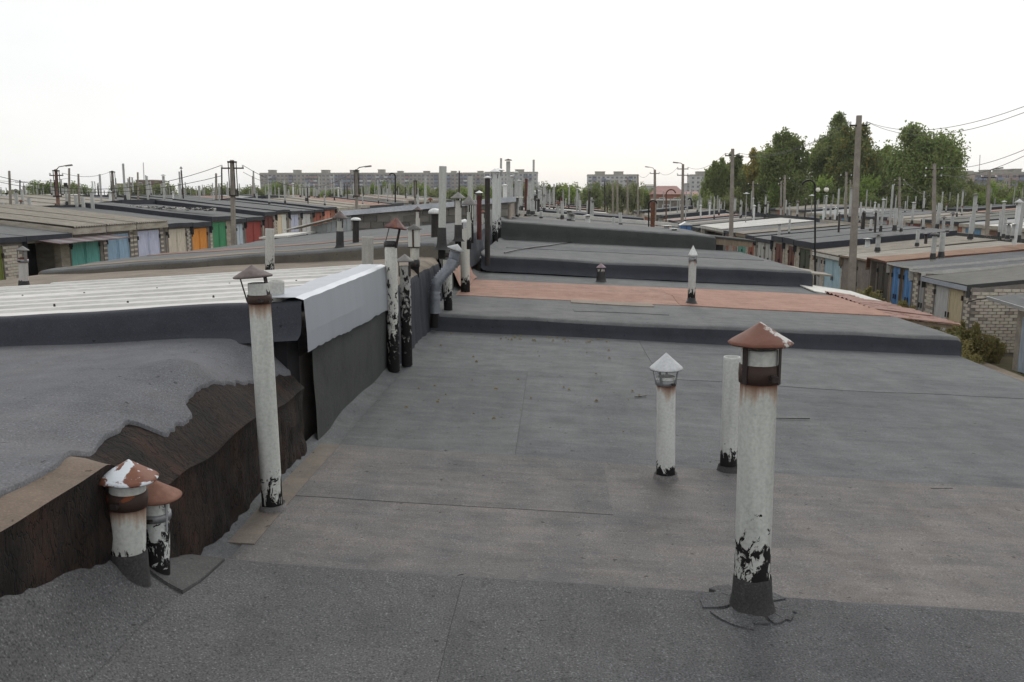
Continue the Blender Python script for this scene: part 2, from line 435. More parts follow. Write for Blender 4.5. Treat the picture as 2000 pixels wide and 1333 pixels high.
# ------------------------------------------------------------------ terrain
def clamp(x, a, b): return max(a, min(b, x))
def eave_left(Y):   # roof edge of the row across the left yard
    pts = [(-40,-1.7),(28,-1.42),(38,-1.15),(48,-1.0),(62,-.85),(76,-.55),(120,-.35),(400,-.3)]
    for (a, b), (c, d) in zip(pts, pts[1:]):
        if Y <= c: return b + (d-b)*clamp((Y-a)/(c-a), 0, 1)
    return pts[-1][1]
def eave_right(Y):
    pts = [(-40,-2.95),(27,-2.85),(34,-2.55),(42,-2.62),(60,-2.45),(85,-2.2),(120,-1.9),(400,-1.8)]
    for (a, b), (c, d) in zip(pts, pts[1:]):
        if Y <= c: return b + (d-b)*clamp((Y-a)/(c-a), 0, 1)
    return pts[-1][1]
def gz(x, Y):
    l = eave_left(Y) - 2.75
    r = eave_right(Y) - 2.05
    k = clamp((x + 16) / 26.0, 0, 1)
    return l*(1-k) + r*k
mb = MB()
xs = [-1500,-700,-350,-200,-140,-110,-90,-75,-62,-54,-46,-40,-34,-28,-22,-18,-16,-12,-8,-4,0,4,8,11,14,18,24,30,38,46,56,66,80,100,130,180,260,400,800,1500]
ys = [-60,-30,-10,0,8,14,20,24,28,31,34,38,42,48,55,62,70,76,85,100,120,150,200,300,500,900,1600,3000]
mb.grid([[(x, y, gz(x, y) + .05*nz(x, y, 0, .3)) for x in xs] for y in ys], smooth=True)
mb.top('ground', M_GROUND, (0, 0, 0), 'sandy yard earth with sparse weeds under and between the garage rows', None, None, 'structure')
# concrete paving strip along the right yard
mb = MB()
pv = [[(x, y, gz(x, y) + .09 + .01*nz(x*3, y)) for x in (11.5, 12.2, 12.95)] for y in [16+i*1.5 for i in range(24)]]
mb.grid(pv, smooth=False)
mb.top('path', plain('sandy_concrete', (.27,.225,.175), .95, 0, .2, 1.5), (0, 0, 0), 'pale worn concrete strip along the right yard', None, None, 'structure')

# ------------------------------------------------------------------ roofs of the row the camera stands on
SPX, EAVE = -1.6, 5.1
def fillA(y):                      # how high the felt is turned up on the wall at the left
    pts = [(-9, .55), (1.0, .52), (2.18, .45), (2.75, .31), (3.1, .11), (3.42, .0), (99, 0)]
    for (a, b), (c, d) in zip(pts, pts[1:]):
        if y <= c: return b + (d-b)*(y-a)/(c-a)
    return 0
def zA(x, y): return -1.60 - .046*(x+1.6) + .012*nz(x, y, 1, .9) + fillA(y)*math.exp(-max(0, x+1.6)/.19)
def zB(x, y): return -1.668 - .0415*(x+1.6) + .014*nz(x, y, 2, .8)
def zD(x, y): return -1.45 - .041*(x+1.5) + .014*nz(x, y, 3, .8) + (.05*math.exp(-((y-13.2)/.28)**2) if x < 1.9 else .05*math.exp(-((y-13.2)/.28)**2)*math.exp(-(x-1.9)*3))
def zE(x, y): return -1.12 - .047*(x+1.4) + .016*nz(x, y, 4, .7)
def zF(x, y): return -.60 - .071*(x+1.4) + .016*nz(x, y, 5, .6)

def cols(x0, x1, n, eave=True, spine=True):
    c = []
    if spine: c += [(x0-.03, .07), (x0-.02, .05), (x0+.03, .018), (x0+.12, 0)]
    else: c += [(x0, 0)]
    a = x0+.12 if spine else x0
    c += [(a + (x1-a)*i/n, 0) for i in range(1, n+1)]
    if eave: c += [(x1+.03, -.02), (x1+.05, -.07), (x1+.055, -.30)]
    return c
def roof_block(zf, x0, x1, Y0, Y1, h, nx, ny, side_h=None, fillet=.08, spine=True, wav=.02, seed=0, spine_shift=None):
    """top sheet, rounded near edge and the riser below it, as one bent felt surface"""
    vs = [(-fillet, -h, 1), (-fillet*.45, -h+.03, 1), (-.02, -h+.10, 1)] if h > .12 else [(-.03, -h, 1)]
    vs += [(-.012, -h*.5, 1), (-.004, -.045, 1), (.012, -.016, 1), (.045, -.002, 1)]
    rows = [(Y0+a, b) for a, b, _ in vs] + [(Y0 + .045 + (Y1-Y0-.045)*i/ny, 0) for i in range(1, ny+1)]
    nr = len(vs)-1
    cc = cols(x0, x1, nx, True, spine)
    pts = []
    for (y, dz) in rows:
        r = []
        for (x, dx) in cc:
            w = wav*nz(x, 0, seed, .5) + wav*.5*nz(x, 0, seed+3, 1.7)
            yy = y + (w if y < Y0+.1 else 0) if y < Y0+.1 else y
            r.append((x, yy, zf(x, y) + dz + dx + (.012*nz(x, seed, 7, 1.3) if y < Y0+.05 and dz > -.1 else 0)))
        pts.append(r)
    m = MB(); m.grid(pts, 0, True, lambda i, j: 1 if i < nr-2 or j >= len(cc)-3 else 0)
    return m
def under_walls(m, x0, x1, Y0, Y1, zt, zb):
    m.box(x0, x1, Y0, Y1, zb, zt); return m

def felt_sheet(zf, poly_fn, x0, x1, nx, ny, lift=.006, th=.005):
    """thin strip laid on a roof; poly_fn(x) gives its near and far Y"""
    m = MB(); top = []
    for j in range(ny+1):
        r = []
        for i in range(nx+1):
            x = x0 + (x1-x0)*i/nx; a, b = poly_fn(x); y = a + (b-a)*j/ny
            r.append((x, y, zf(x, y) + lift))
        top.append(r)
    m.grid(top)
    for row, sgn in ((top[0], -1), (top[-1], 1)):
        m.grid([row, [(p[0], p[1] + sgn*.002, p[2]-th-.02) for p in row]] if sgn > 0 else [[(p[0], p[1]+sgn*.002, p[2]-th-.02) for p in row], row], smooth=False)
    for k in (0, -1):
        c = [r[k] for r in top]
        m.grid([[(p[0], p[1], p[2]-th-.02) for p in c], c], smooth=False)
    return m

GR_OUR = 'garages of the row under the camera'
# garage A: where the camera stands
gA = empty('garage', (1.7, 1.0, gz(1.7, 1.0)), 'garage under the camera, its granular grey felt roof fills the bottom of the photo', 'garage', GR_OUR)
m = MB()
rows = []
Ys = [-2.0 + (3.40+2.0)*i/120 for i in range(121)] + [3.415, 3.43, 3.44, 3.445]
drop = {3.415: -.003, 3.43: -.008, 3.44: -.045, 3.445: -.13}
XL = -1.62
xsA = [(XL+.04*i, 0) for i in range(12)] + [(XL+.44 + (5.1-XL-.44)*i/66, 0) for i in range(1, 67)] + [(5.13, -.02), (5.15, -.07), (5.155, -.3)]
for y in Ys:
    yy0 = min(y, 3.40)
    rows.append([(x, y + (.018*nz(x, 5, 3, 1.1) + .02*nz(x, 1, 1, .35)) * (1 if y > 3.3 else 0) + 0,
                  zA(x, yy0) + dz*(1 + .15*nz(y, 0, 0, 2)) + drop.get(y, 0)) for (x, dz) in xsA])
m.grid(rows, 0, True, lambda i, j: 1 if j >= len(xsA)-3 else 0)
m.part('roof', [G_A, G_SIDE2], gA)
MB().box(-1.58, 5.0, -2.0, 3.38, gz(1, 1)-.2, -1.98).part('wall', M_MORT, gA)
# felt strips on roof A: one right of the long seam, a patch round the left pipe
s1a, s1b = at_z(905, 1150, -1.66), at_z(857, 1333, -1.66)
def stripA(x0f, x1f, ny=24, y0=1.5, y1=3.37, lf=.007):
    mm = MB(); top = []
    for j in range(ny+1):
        y = y0 + (y1-y0)*j/ny
        a, b = x0f(y), x1f(y)
        top.append([(a + (b-a)*i/26, y, zA(a + (b-a)*i/26, y) + lf) for i in range(27)])
    mm.grid(top)
    for k, o in ((0, -.003), (-1, .003)):
        c = [r[k] for r in top]
        mm.grid([[(p[0]+o, p[1], p[2]-.025) for p in c], c], smooth=False)
    for k, o in ((0, -.003), (-1, .003)):
        c = top[k]; mm.grid([c, [(p[0], p[1]+o, p[2]-.025) for p in c]], smooth=False)
    return mm
def lin(a, b, amp=.012, sd=0):
    return lambda y: a.x + (b.x-a.x)*(y-a.y)/(b.y-a.y) + amp*nz(y, sd, 3, 1.6)
def _sh(g, dx): return lambda y: g(y)+dx
edge1 = lin(s1a, s1b, .012, 1)
stripA(edge1, _sh(edge1, 1.62), lf=.016).part('roofing_felt', G_A, gA)
e0, e1 = at_z(450, 1113, -1.64), at_z(270, 1333, -1.64)
edge0 = lin(e0, e1, .02, 2)
stripA(_sh(edge0, .0), _sh(edge1, -.002), lf=.013).part('roofing_felt', felt('felt_fresh_grey_b', (.079,.080,.084), (.111,.108,.107), .6, 1.05, .2, 21), gA)
pa = at_z(125, 1200, -1.60); pb = at_z(357, 1216, -1.64)
mm = MB(); top = []
for j in range(19):
    t = j/18
    r = []
    for i in range(23):
        u = i/22
        y0_ = pa.y + (pb.y-pa.y)*u
        y = y0_ + (3.375-y0_)*t
        xr = edge0(y) - .012
        x = pa.x + (xr-pa.x)*u
        r.append((x, y, zA(x, y) + .016 + .010*max(0, (pa.x+.12-x)/.12)**2))
    top.append(r)
mm.grid(top)
mm.grid([[(p[0], p[1]-.003, p[2]-.03) for p in top[0]], top[0]], smooth=False)
c = [r[-1] for r in top]; mm.grid([[(p[0]+.003, p[1], p[2]-.03) for p in c], c], smooth=False)
mm.part('roofing_felt', felt('felt_patch_grey', (.072,.073,.074), (.098,.095,.092), .6, .6, .2, 22), gA)

# garage B: brown dusty strip, then weathered grey felt up to the first riser
gB = empty('garage', (1.7, 6.9, gz(1.7, 6.9)), 'garage with wide dusty felt roof behind the big rusty-capped flue', 'garage', GR_OUR)
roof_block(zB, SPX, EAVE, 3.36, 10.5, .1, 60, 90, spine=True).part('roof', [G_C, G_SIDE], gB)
MB().box(-1.6, 5.0, 3.45, 10.3, gz(1, 7)-.2, -2.06).part('wall', M_MORT, gB)
bs = at_z(640, 868, -1.66); be = at_z(2000, 960, -1.86)
def b_far(x): return bs.y + (be.y-bs.y)*(x-bs.x)/(be.x-bs.x) + .012*nz(x, 3, 3, 1.2)
cA = at_z(600, 965, -1.66); cB_ = at_z(1150, 1000, -1.74)
def b_mid(x): return cA.y + (cB_.y-cA.y)*(x-cA.x)/(cB_.x-cA.x) + .01*nz(x, 8, 3, 1.5)
felt_sheet(zB, lambda x: (3.43, b_far(x)), -1.50, 5.06, 60, 20, .014).part('roofing_felt', G_B, gB)
felt_sheet(zB, lambda x: (b_mid(x)-.05, b_far(x)), -1.50, .35, 24, 8, .017).part('roofing_felt', felt('felt_dusty_brown_b', (.096,.098,.101), (.158,.147,.140), .60, .60, .9, 23), gB)
v0, v1 = at_z(1008, 900, -1.72), at_z(1024, 740, -1.72)
def vx(y): return v0.x + (v1.x-v0.x)*(y-v0.y)/(v1.y-v0.y)
yy = 8.1
felt_sheet(zB, lambda x: (b_far(x)-.04, yy + .02*nz(x, 4, 4, 1)), -1.46, vx(6.2), 16, 30, .0085).part('roofing_felt', felt('felt_weathered_b', (.082,.087,.091), (.126,.129,.130), .6, .55, .8, 25), gB)
felt_sheet(zB, lambda x: (yy-.06 + .06*nz(x, 1, 1, .8), 10.26), 1.1, 5.05, 30, 20, .004, .001).part('roofing_felt', felt('felt_weathered_c', (.092,.097,.102), (.138,.141,.142), .6, .55, .8, 26), gB)
# brown drift of dust along the wall foot
felt_sheet(zB, lambda x: (3.7, b_far(x)-.02), -1.585, -1.44, 6, 24, .020).part('wall_foot_strip', felt('felt_dust_drift', (.135,.122,.108), (.185,.160,.135), .8, .3, .7, 27), gB)

for (xa_, ya_, xb_, yb_) in ((1510, 807, 1582, 811), (1030, 967, 1062, 969), (880, 1148, 905, 1150), (1820, 936, 1862, 940), (1240, 776, 1262, 777)):
    qa, qb = at_z(xa_, ya_, -1.76), at_z(xb_, yb_, -1.78)
    qa.z = zB(qa.x, qa.y)+.013; qb.z = zB(qb.x, qb.y)+.013
    MB().bar(qa, qb, .010, .008).part('felt_tear', M_TAR, gB)

gD = empty('garage', (1.7, 13.3, gz(1.7, 13.3)), 'garage with terracotta felt strip across its grey roof', 'garage', GR_OUR)
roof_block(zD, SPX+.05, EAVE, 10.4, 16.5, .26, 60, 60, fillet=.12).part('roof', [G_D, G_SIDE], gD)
MB().box(-1.55, 5.0, 10.45, 16.3, gz(1, 13)-.2, -1.98).part('wall', M_MORT, gD)
def oy0(x): return 12.35 + .05*nz(x, 2, 2, .6) - .02*x*0
def oy1(x): return 14.85 + .06*nz(x, 6, 2, .5)
felt_sheet(zD, lambda x: (oy0(x), 13.6), -1.48, 1.95, 40, 12, .008).part('roofing_felt', G_OR, gD)
felt_sheet(zD, lambda x: (13.5, oy1(x)), -1.48, 1.95, 30, 10, .012).part('roofing_felt', felt('felt_terracotta_b', (.235,.140,.112), (.320,.208,.165), .6, .3, .9, 31), gD)
felt_sheet(zD, lambda x: (oy0(x), oy1(x)), 1.93, 5.07, 40, 18, .014).part('roofing_felt', felt('felt_terracotta_c', (.265,.150,.115), (.330,.205,.160), .6, .3, .9, 32), gD)
felt_sheet(zD, lambda x: (12.05, 12.40), .28, 1.5, 14, 3, .014).part('felt_patch', felt('felt_patch_beige', (.20,.17,.145), (.26,.22,.18), .6, .2, .6, 33), gD)
felt_sheet(zD, lambda x: (11.2, 11.45), .3, 1.6, 14, 3, .008).part('felt_patch', G_D, gD)
# terracotta felt turned up on the spine wall
m = MB(); rws = []
for i in range(15):
    y = 12.9 + 2.3*i/14
    z0 = zD(-1.45, y)
    rws.append([(-1.40 + .03*nz(y, 0, 0, 2), y, z0+.02), (-1.47, y, z0+.08), (-1.52 + .02*nz(y, 1, 0, 3), y, z0+.2), (-1.55, y, z0 + .30 + .08*nz(y, 3, 0, 1.2)), (-1.62, y, z0+.34+ .08*nz(y, 3, 0, 1.2))])
m.grid(rws); m.part('felt_upstand', G_OR, gD)

gE = empty('garage', (1.7, 19.5, gz(1.7, 19.5)), 'garage with grey felt roof and dark riser beyond the terracotta strip', 'garage', GR_OUR)
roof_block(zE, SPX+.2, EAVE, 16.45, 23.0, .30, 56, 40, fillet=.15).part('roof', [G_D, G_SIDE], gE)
MB().box(-1.4, 5.0, 16.5, 22.8, gz(1, 19)-.2, -1.66).part('wall', M_MORT, gE)
felt_sheet(zE, lambda x: (19.3, 20.9), -1.1, 4.9, 30, 6, .010).part('roofing_felt', G_C, gE)
gF = empty('garage', (1.6, 25.5, gz(1.6, 25.5)), 'garage with the tallest dark grey riser and a board jutting over the eave', 'garage', GR_OUR)
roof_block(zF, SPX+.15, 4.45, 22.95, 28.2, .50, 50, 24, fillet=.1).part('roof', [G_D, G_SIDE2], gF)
MB().box(-1.4, 4.4, 23.0, 28.1, gz(1, 25)-.2, -1.35).part('wall', M_MORT, gF)
a = at_y(1395, 462, 23.1); b = at_y(1457, 471, 23.1)
MB().slab([(4.35, 23.0, -1.01), (5.6, 23.0, -1.14), (5.6, 24.6, -1.14), (4.35, 24.6, -1.01)], .05).part('eave_board', G_SIDE2, gF)
MB().bar((4.4, 23.05, -1.16), (5.5, 23.05, -1.24), .05, .16).part('eave_beam', M_WOOD, gF)

# ------------------------------------------------------------------ left half of the row
gL1 = empty('garage', (-4.5, 2.6, gz(-4.5, 2.6)), 'garage with blue-grey felt roof on the left, its cracked brown edge sagging', 'garage', GR_OUR)
def d_edge(x, y):
    # distance inward from the stepped edge (x<-1.6 beyond y 3.47, x<-2.19 before it)
    if y >= 3.47:
        d = -1.6 - x
        if x < -2.19: d = min(d, 9)
        return max(0, d)
    return max(0, math.hypot(max(0, -2.19 - x), 0) if x <= -2.19 else 0)
def d_all(x, y):
    return max(0, -1.6-x)
def zL1(x, y):
    d = d_all(x, y)
    base = -.855 - .055*(-x-1.6) + .012*nz(x, y, 9, 1.2)
    bump = .085*math.exp(-((d-.36)/.20)**2)*(nz(y+x*.3, 2, 5, 2.1)+.10) + .02*nz(x, y, 6, 3.1)*math.exp(-d*1.6)
    k = clamp((y-2.75)/.35, 0, 1); k = k*k*(3-2*k)      # towards the camera the edge is stiffened by a strip
    sag = .24 + .05*nz(y, 3, 9, 1.3)
    return base + bump - (.035 + k*sag)*math.exp(-(d/(.13+.07*k))**1.35) - .06*math.exp(-(d/.5)**2)
gx = [-7.5 + .25*i for i in range(17)] + [-3.25 + .03*i for i in range(1, 36)]
gx = [x for x in gx if x < -2.2] + [-2.19] + [-2.19 + .59*i/24 for i in range(1, 25)]
gy = [.6 + .1*i for i in range(12)] + [1.8 + .03*i for i in range(56)] ; gy = [y for y in gy if y < 3.46] + [3.47] + [3.47 + 1.65*i/52 for i in range(1, 53)]
m = MB(); idx = {}
for j, y in enumerate(gy):
    for i, x in enumerate(gx):
        idx[(i, j)] = len(m.v); m.v.append((x + 0, y, zL1(x, y)))
def l1lim(y):                       # where the grey felt ends
    pts = [(0, -1.735), (2.7, -1.74), (2.9, -1.80), (3.2, -1.86), (3.42, -1.88), (3.48, -1.76), (3.80, -1.75), (3.86, -1.83), (4.3, -1.79), (4.7, -1.74), (5.2, -1.67)]
    for (a, b), (c, d) in zip(pts, pts[1:]):
        if y <= c: v = b + (d-b)*(y-a)/(c-a); break
    return v + (.030*nz(y, 2, 2, 4) + .016*nz(y, 5, 1, 13) + .01*nz(y, 5, 1, 31))*(.3 if y < 3.2 else 1)
def l1mat(x, y):
    return 1 if y > 2.86 + .05*nz(x, 1, 1, 9) + (x+1.75)*.35 else 2
for j in range(len(gy)-1):
    for i in range(len(gx)-1):
        q = [(i, j), (i+1, j), (i+1, j+1), (i, j+1)]
        if all(k in idx for k in q):
            cx, cy = (gx[i]+gx[i+1])/2, (gy[j]+gy[j+1])/2
            m.f.append(tuple(idx[k] for k in q)); m.m.append(l1mat(cx, cy)); m.sm.append(True)
m.part('roof', [G_L1, M_BARK, G_STRIP], gL1)
m = MB(); rws = []
for j in range(226):
    y = .62 + 4.49*j/225; xl_ = l1lim(y); r_ = []
    for i in range(61):
        t = i/60; x = xl_ + (-7.5-xl_)*(t**2.2)
        lift_ = .014 + .010*math.exp(-((t**2.2*5.5)/.05)**2)*(.5+nz(y, 3, 3, 5))
        r_.append((x, y, zL1(x, y) + lift_))
    rws.append([(r_[0][0]+.004, r_[0][1], r_[0][2]-.022)] + r_)
rws = [list(reversed(q)) for q in rws]
m.grid(rws); m.part('roofing_felt', G_L1, gL1)
# walls under that edge: ragged torn bitumen skins
m = MB()
def wall_strip(path, zb, mi):
    pts = []
    tops = [zL1(x, y) for x, y in path]
    for k in range(21):
        t = k/20
        r = []
        for (x, y), zt in zip(path, tops):
            w = (.030*nz(x*2+y*2, t*1.2, 3, 2.1) + .026*nz(x*5+y*5, t*1.6, 7, 3) + .012*nz(y*9, t*4, 7, 3)) * math.sin(min(1, t*3)*math.pi/2)
            nx_, ny_ = (1, 0) if abs(path[0][0]-path[-1][0]) < .05 else (0, -1)
            r.append((x + nx_*w*.7 - .01*(t > 0), y + ny_*w*.7, zt + (zb-zt)*t))
        pts.append(r)
    m.grid(list(reversed(pts)), mi)
wall_strip([(-1.6, .6 + 4.50*i/110) for i in range(111)], -1.78, 0)
m.part('side_wall', [M_BARK, G_SIDE], gL1)
MB().box(-7.4, -1.75, .4, 5.0, gz(-5, 3)-.2, -1.32).part('wall', M_MORT, gL1)
# garage under the white roof, painted shade fills the gap by the left pipe
gW = empty('garage', (-4.5, 6.5, gz(-4.5, 6.5)), 'garage with white profiled steel roof and pale folded end flashing', 'garage', GR_OUR)
def zW(x, y): return -.645 - .062*(-x-1.6)
MB().box(-7.4, -1.72, 5.16, 7.74, gz(-5, 3)-.2, -1.06).part('wall', M_MORT, gW)
# felt riser between the blue-grey roof and the white roof
m = MB(); rws = []
for (dy, dz) in [(-.10, -.235), (-.03, -.21), (0, -.15), (.01, -.03), (.03, -.004), (.11, .004), (.13, -.01)]:
    rws.append([(x, 5.10 + dy + .02*nz(x, 0, 3, 1.1), zW(x, 5.1) + dz*(1 if x < -1.75 else 1.0) + (.012*nz(x, 1, 1, 2.5) if dz > -.05 else 0)) for x in [-7.5 + (7.5-1.60)*i/50 for i in range(51)]])
m.grid(rws); m.part('felt_riser', G_SIDE, gW)
# white sheets: ribs run across the row
ribs = []
y = 5.2
prof = []
while y < 7.86:
    prof += [(y, 0), (y+.24, 0), (y+.262, .018), (y+.315, .018), (y+.34, 0)]
    y += .34
sheets = [(-7.6, -4.9, -.01), (-4.95, -1.75, 0.0)]
for k, (xa, xb, dz) in enumerate(sheets):
    for (ya, yb) in ((5.18, 6.57), (6.55, 7.95)):
        m = MB()
        pr = [(yy_, h_) for yy_, h_ in prof if ya-.001 <= yy_ <= yb+.001]
        far = 1 if ya > 6 else 0
        xl = [xa + (xb-xa)*i/14 for i in range(15)]
        top = [[(x + (.05*nz(yy_, k, 2, 2) if (i == 14) else 0), yy_, zW(x, yy_) + h_ + dz + .012*far + .006*nz(x, yy_, k, .9)) for i, x in enumerate(xl)] for yy_, h_ in pr]
        m.grid(top, smooth=False)
        m.grid([[(p[0], p[1]-.001, p[2]-.012) for p in top[0]], top[0]], smooth=False)
        m.grid([top[-1], [(p[0], p[1]+.001, p[2]-.012) for p in top[-1]]], smooth=False)
        m.part('roof_sheet', M_WROOF, gW)
for i in range(16):
    x = -6.6 + .6*(i % 8) + .3*(i//8); y = 5.62 + 1.0*(i//8) + .05*(i % 3)
    MB().lathe([(0, .020), (.007, .018), (.008, .0)], (x, y, zW(x, y)+.0), n=8).part('roof_screw', M_STEEL, gW)
# folded flashing hanging over the spine wall
m = MB(); rws = []
for i in range(46):
    t = i/45; y = 5.13 + 2.66*t
    zt = zW(-1.6, y) + .02 + .006*nz(y, 0, 2, 4)
    zb = -.985 - .055*t + .02*nz(y, 3, 2, 3.5) + (.10*max(0, (t-.1)/.2)*(1-max(0, min(1, (t-.1)/.2))) )
    zb = -.975 + (-.08)*(t) + .012*nz(y, 3, 2, 3.5) + .012*nz(y, 3, 2, 14)
    w = .006*nz(y, 1, 4, 1.7)
    rws.append([(-1.84 + .06*nz(y, 7, 2, 3), y, zt + .004), (-1.76, y, zt+.003), (-1.64, y, zt + .004), (-1.585+w*.3, y, zt-.012), (-1.575+w, y, zt-.15), (-1.57+w*1.5, y, (zt+zb)/2-.05), (-1.57+w, y, zb+.02), (-1.571+w, y, zb)])
m.grid(rws, smooth=False)
m.part('flashing', [M_WROOFW], gW)
# spine wall below the flashing, torn away near its left end where a black box paints the hollow's shade
m = MB(); rws = []
for i in range(40):
    t = i/39; y = 5.34 + 2.5*t
    rws.append([(-1.60 + .02*nz(y, z, 3, 2.2), y, z) for z in [-1.70, -1.62, -1.4, -1.2, -1.05, -.9, -.8]])
m.grid([[r[k] for r in rws] for k in range(7)])
m.part('side_wall', [G_SIDE2], gW)
MB().box(-1.78, -1.70, 5.10, 5.34, -1.74, -.9).part('cavity_shade', M_GAPSHADE, gW)  # solid box, its near-black colour paints the shade of the hollow

def left_block(name_label, zr, sl, Y0, Y1, h, mt, ms, wt=None, nx=30, ny=30, drop_to=-1.75, seed=0, xe=-7.5, xs_=-1.6, rnd=.16):
    g = empty('garage', (-4.5, (Y0+Y1)/2, gz(-4.5, (Y0+Y1)/2)), name_label, 'garage', GR_OUR)
    def zf(x, y): return zr - sl*(-x-1.6) + .022*nz(x, y, seed, .8) + .010*nz(x, y, seed+2, 2.6)
    vs = [(-.10, -h, 1), (-.04, -h+.03, 1), (-.015, -h+.09, 1), (-.005, -.04, 1), (.015, -.012, 1), (.06, 0, 1)] if h > .05 else [(0, -.02, 1)]
    rowsY = [(Y0+a, b) for a, b, _ in vs] + [(Y0+.06+(Y1-Y0-.06)*i/ny, 0) for i in range(1, ny+1)]
    nr = len(vs)-1
    cc = [(xe-.05, -.28), (xe-.045, -.06), (xe-.02, -.015), (xe+.03, 0)] + [(xe+.03 + (xs_-rnd-.1-xe-.03)*i/nx, 0) for i in range(1, nx+1)]
    nc = len(cc)
    cc += [(xs_-rnd*.6, -.012), (xs_-rnd*.3, -.035), (xs_-rnd*.1, -.08), (xs_, -.15), (xs_+.012, -.3), (xs_+.02, None), (xs_+.05, 'b')]
    pts = []
    for y, dz in rowsY:
        r = []
        for j, (x, dx) in enumerate(cc):
            z = zf(max(xe, min(x, xs_-.1)), y)
            if dx is None: z2 = (z + drop_to)/2
            elif dx == 'b': z2 = drop_to
            else: z2 = z + dx + dz*(1 if j < nc+2 else (.6 if j < nc+4 else 0))
            wx = .03*nz(y, z2, seed, 1.6) + .035*abs(nz(y, z2*.12, seed+4, 4.2)) + .015*nz(y, z2*.1, seed+4, 12) if j >= nc+2 else 0
            r.append((x + wx, y + (.03*nz(x, 0, seed, .8) if dz else 0), z2))
        pts.append(r)
    m = MB(); m.grid(pts, 0, True, lambda i, j: 2 if j >= nc+2 else (1 if (i < nr-2 and h > .05) or j < 3 else 0))
    m.part('roof', [mt, ms, wt or G_SIDE2], g)
    MB().box(xe+.1, xs_-.1, Y0+.05, Y1-.02, gz(-5, Y0)-.2, zr-.5).part('wall', M_MORT, g)
    return g, zf
gL3, zL3 = left_block('garage with beige-brown weathered felt roof behind the white steel one', -.80, .050, 7.82, 11.7, .02, G_BRN, G_BRNS, G_SIDE, 34, 90, -1.70, 3)
gL4, zL4 = left_block('garage with grey felt roof and brown riser left of the spine', -.60, .073, 11.62, 14.9, .22, G_D, G_BRNS, G_SIDE2, 30, 20, -1.6, 4)
gL5, zL5 = left_block('garage with streaked grey roof left of the spine, red-brown stains', -.60, .080, 14.9, 18.4, .02, G_D, G_BRNS, G_SIDE, 26, 16, -1.3, 5)
gL6, zL6 = left_block('garage in front of the block wall, dark raised eave at its left', -.60, .080, 18.4, 24.9, .05, G_D, G_SIDE, G_SIDE, 26, 20, -1.2, 6)
for (ya, yb, l, mt) in ((12.0, 12.55, .008, G_BRN), (14.45, 14.95, .01, felt('felt_russet_stain', (.17,.11,.085), (.24,.17,.14), .7, .2, .9, 41)), (8.0, 9.2, .009, G_STRIP)):
    zf_ = zL4 if ya > 11 else zL3
    felt_sheet(zf_, lambda x: (ya + .05*nz(x, 1, 1, .9), yb + .06*nz(x, 2, 1, .7)), -7.3, -2.0, 30, 4, l).part('roofing_felt', mt, gL4 if ya > 11 else gL3)
# dark raised eave with a slate on it (left, in front of the pale doors)
a, b_, c_ = at_y(550, 468, 22.6), at_y(655, 455, 26.0), at_y(600, 452, 27.5)
MB().slab([(-8.1, 22.4, -1.05), (-7.3, 22.4, -1.0), (-7.3, 25.2, -.98), (-8.1, 25.2, -1.02)], .05).part('eave_slate', M_WSLATE, gL6)
MB().box(-7.95, -7.5, 22.5, 25.1, -1.22, -1.09).part('eave_beam', G_SIDE, gL6)

# block-walled garage
gBW = empty('garage', (-4.5, 28, gz(-4.5, 28)), 'taller garage with grey concrete block side wall and sloping white verge', 'garage', GR_OUR)
w = MB().box(-6.15, -1.35, 25.02, 30.9, -2.5, -.45).prism([(-6.15,25.02,-.452),(-1.35,25.02,-.452),(-1.35,30.9,-.452),(-6.15,30.9,-.452)],[(-6.15,25.02,-.44),(-1.35,25.02,-.06),(-1.35,30.9,-.06),(-6.15,30.9,-.44)]).part('wall', M_BLKMORT, gBW)
def shared_box(name, mats, sx, sy, sz):
    out = []
    for mt in mats:
        m = MB()
        e = min(sx, sy, sz)*.08
        m.prism([(-sx/2+e,-sy/2,-sz/2),(sx/2-e,-sy/2,-sz/2),(sx/2,sy/2,-sz/2),(-sx/2,sy/2,-sz/2)],
                [(-sx/2+e,-sy/2,sz/2-e),(sx/2-e,-sy/2,sz/2-e),(sx/2,sy/2,sz/2),(-sx/2,sy/2,sz/2)])
        out.append(m.mesh(name, mt))
    return out
BLK = shared_box('block', M_BLOCK, .385, .04, .185)
rb = random.Random(3)
for r_ in range(5):
    z = -1.02 + .2*r_ + .02
    x = -6.15 + .2 + (.2 if r_ % 2 else 0)
    while x < -1.5:
        if z + .1 < -.44 + (x+6.15)*.079 - .0 and rb.random() < .97:
            o = bpy.data.objects.new('block', rb.choice(BLK)); place(o, w, Vector((x, 25.01-rb.random()*.012, z)) - origin_of(w))
        x += .4
# verge board and white roof
MB().slab([(-6.5, 24.9, -.37), (-1.1, 24.9, .065), (-1.1, 31.0, .065), (-6.5, 31.0, -.37)], .035).part('roof', M_WSLATE, gBW)
MB().prism([(-6.5,24.86,-.52),(-1.1,24.86,-.09),(-1.1,24.90,-.09),(-6.5,24.90,-.52)], [(-6.5,24.86,-.372),(-1.1,24.86,.063),(-1.1,24.90,.063),(-6.5,24.90,-.372)]).part('verge_board', plain('white_verge', (.45,.47,.50), .6, 0, .15, 2), gBW)
felt_sheet(lambda x, y: -.62 - .08*(-x-1.6) - .012, lambda x: (24.5, 25.0), -6.2, -1.5, 12, 3, .03).part('felt_upstand', G_SIDE, gBW)
# brick end with the doorway posts
MB().box(-1.34, -1.28, 25.1, 27.2, -1.2, -.15).part('brick_end', plain('pinkish_brick_end', (.34,.29,.25), .9, 0, .2, 8), gBW)
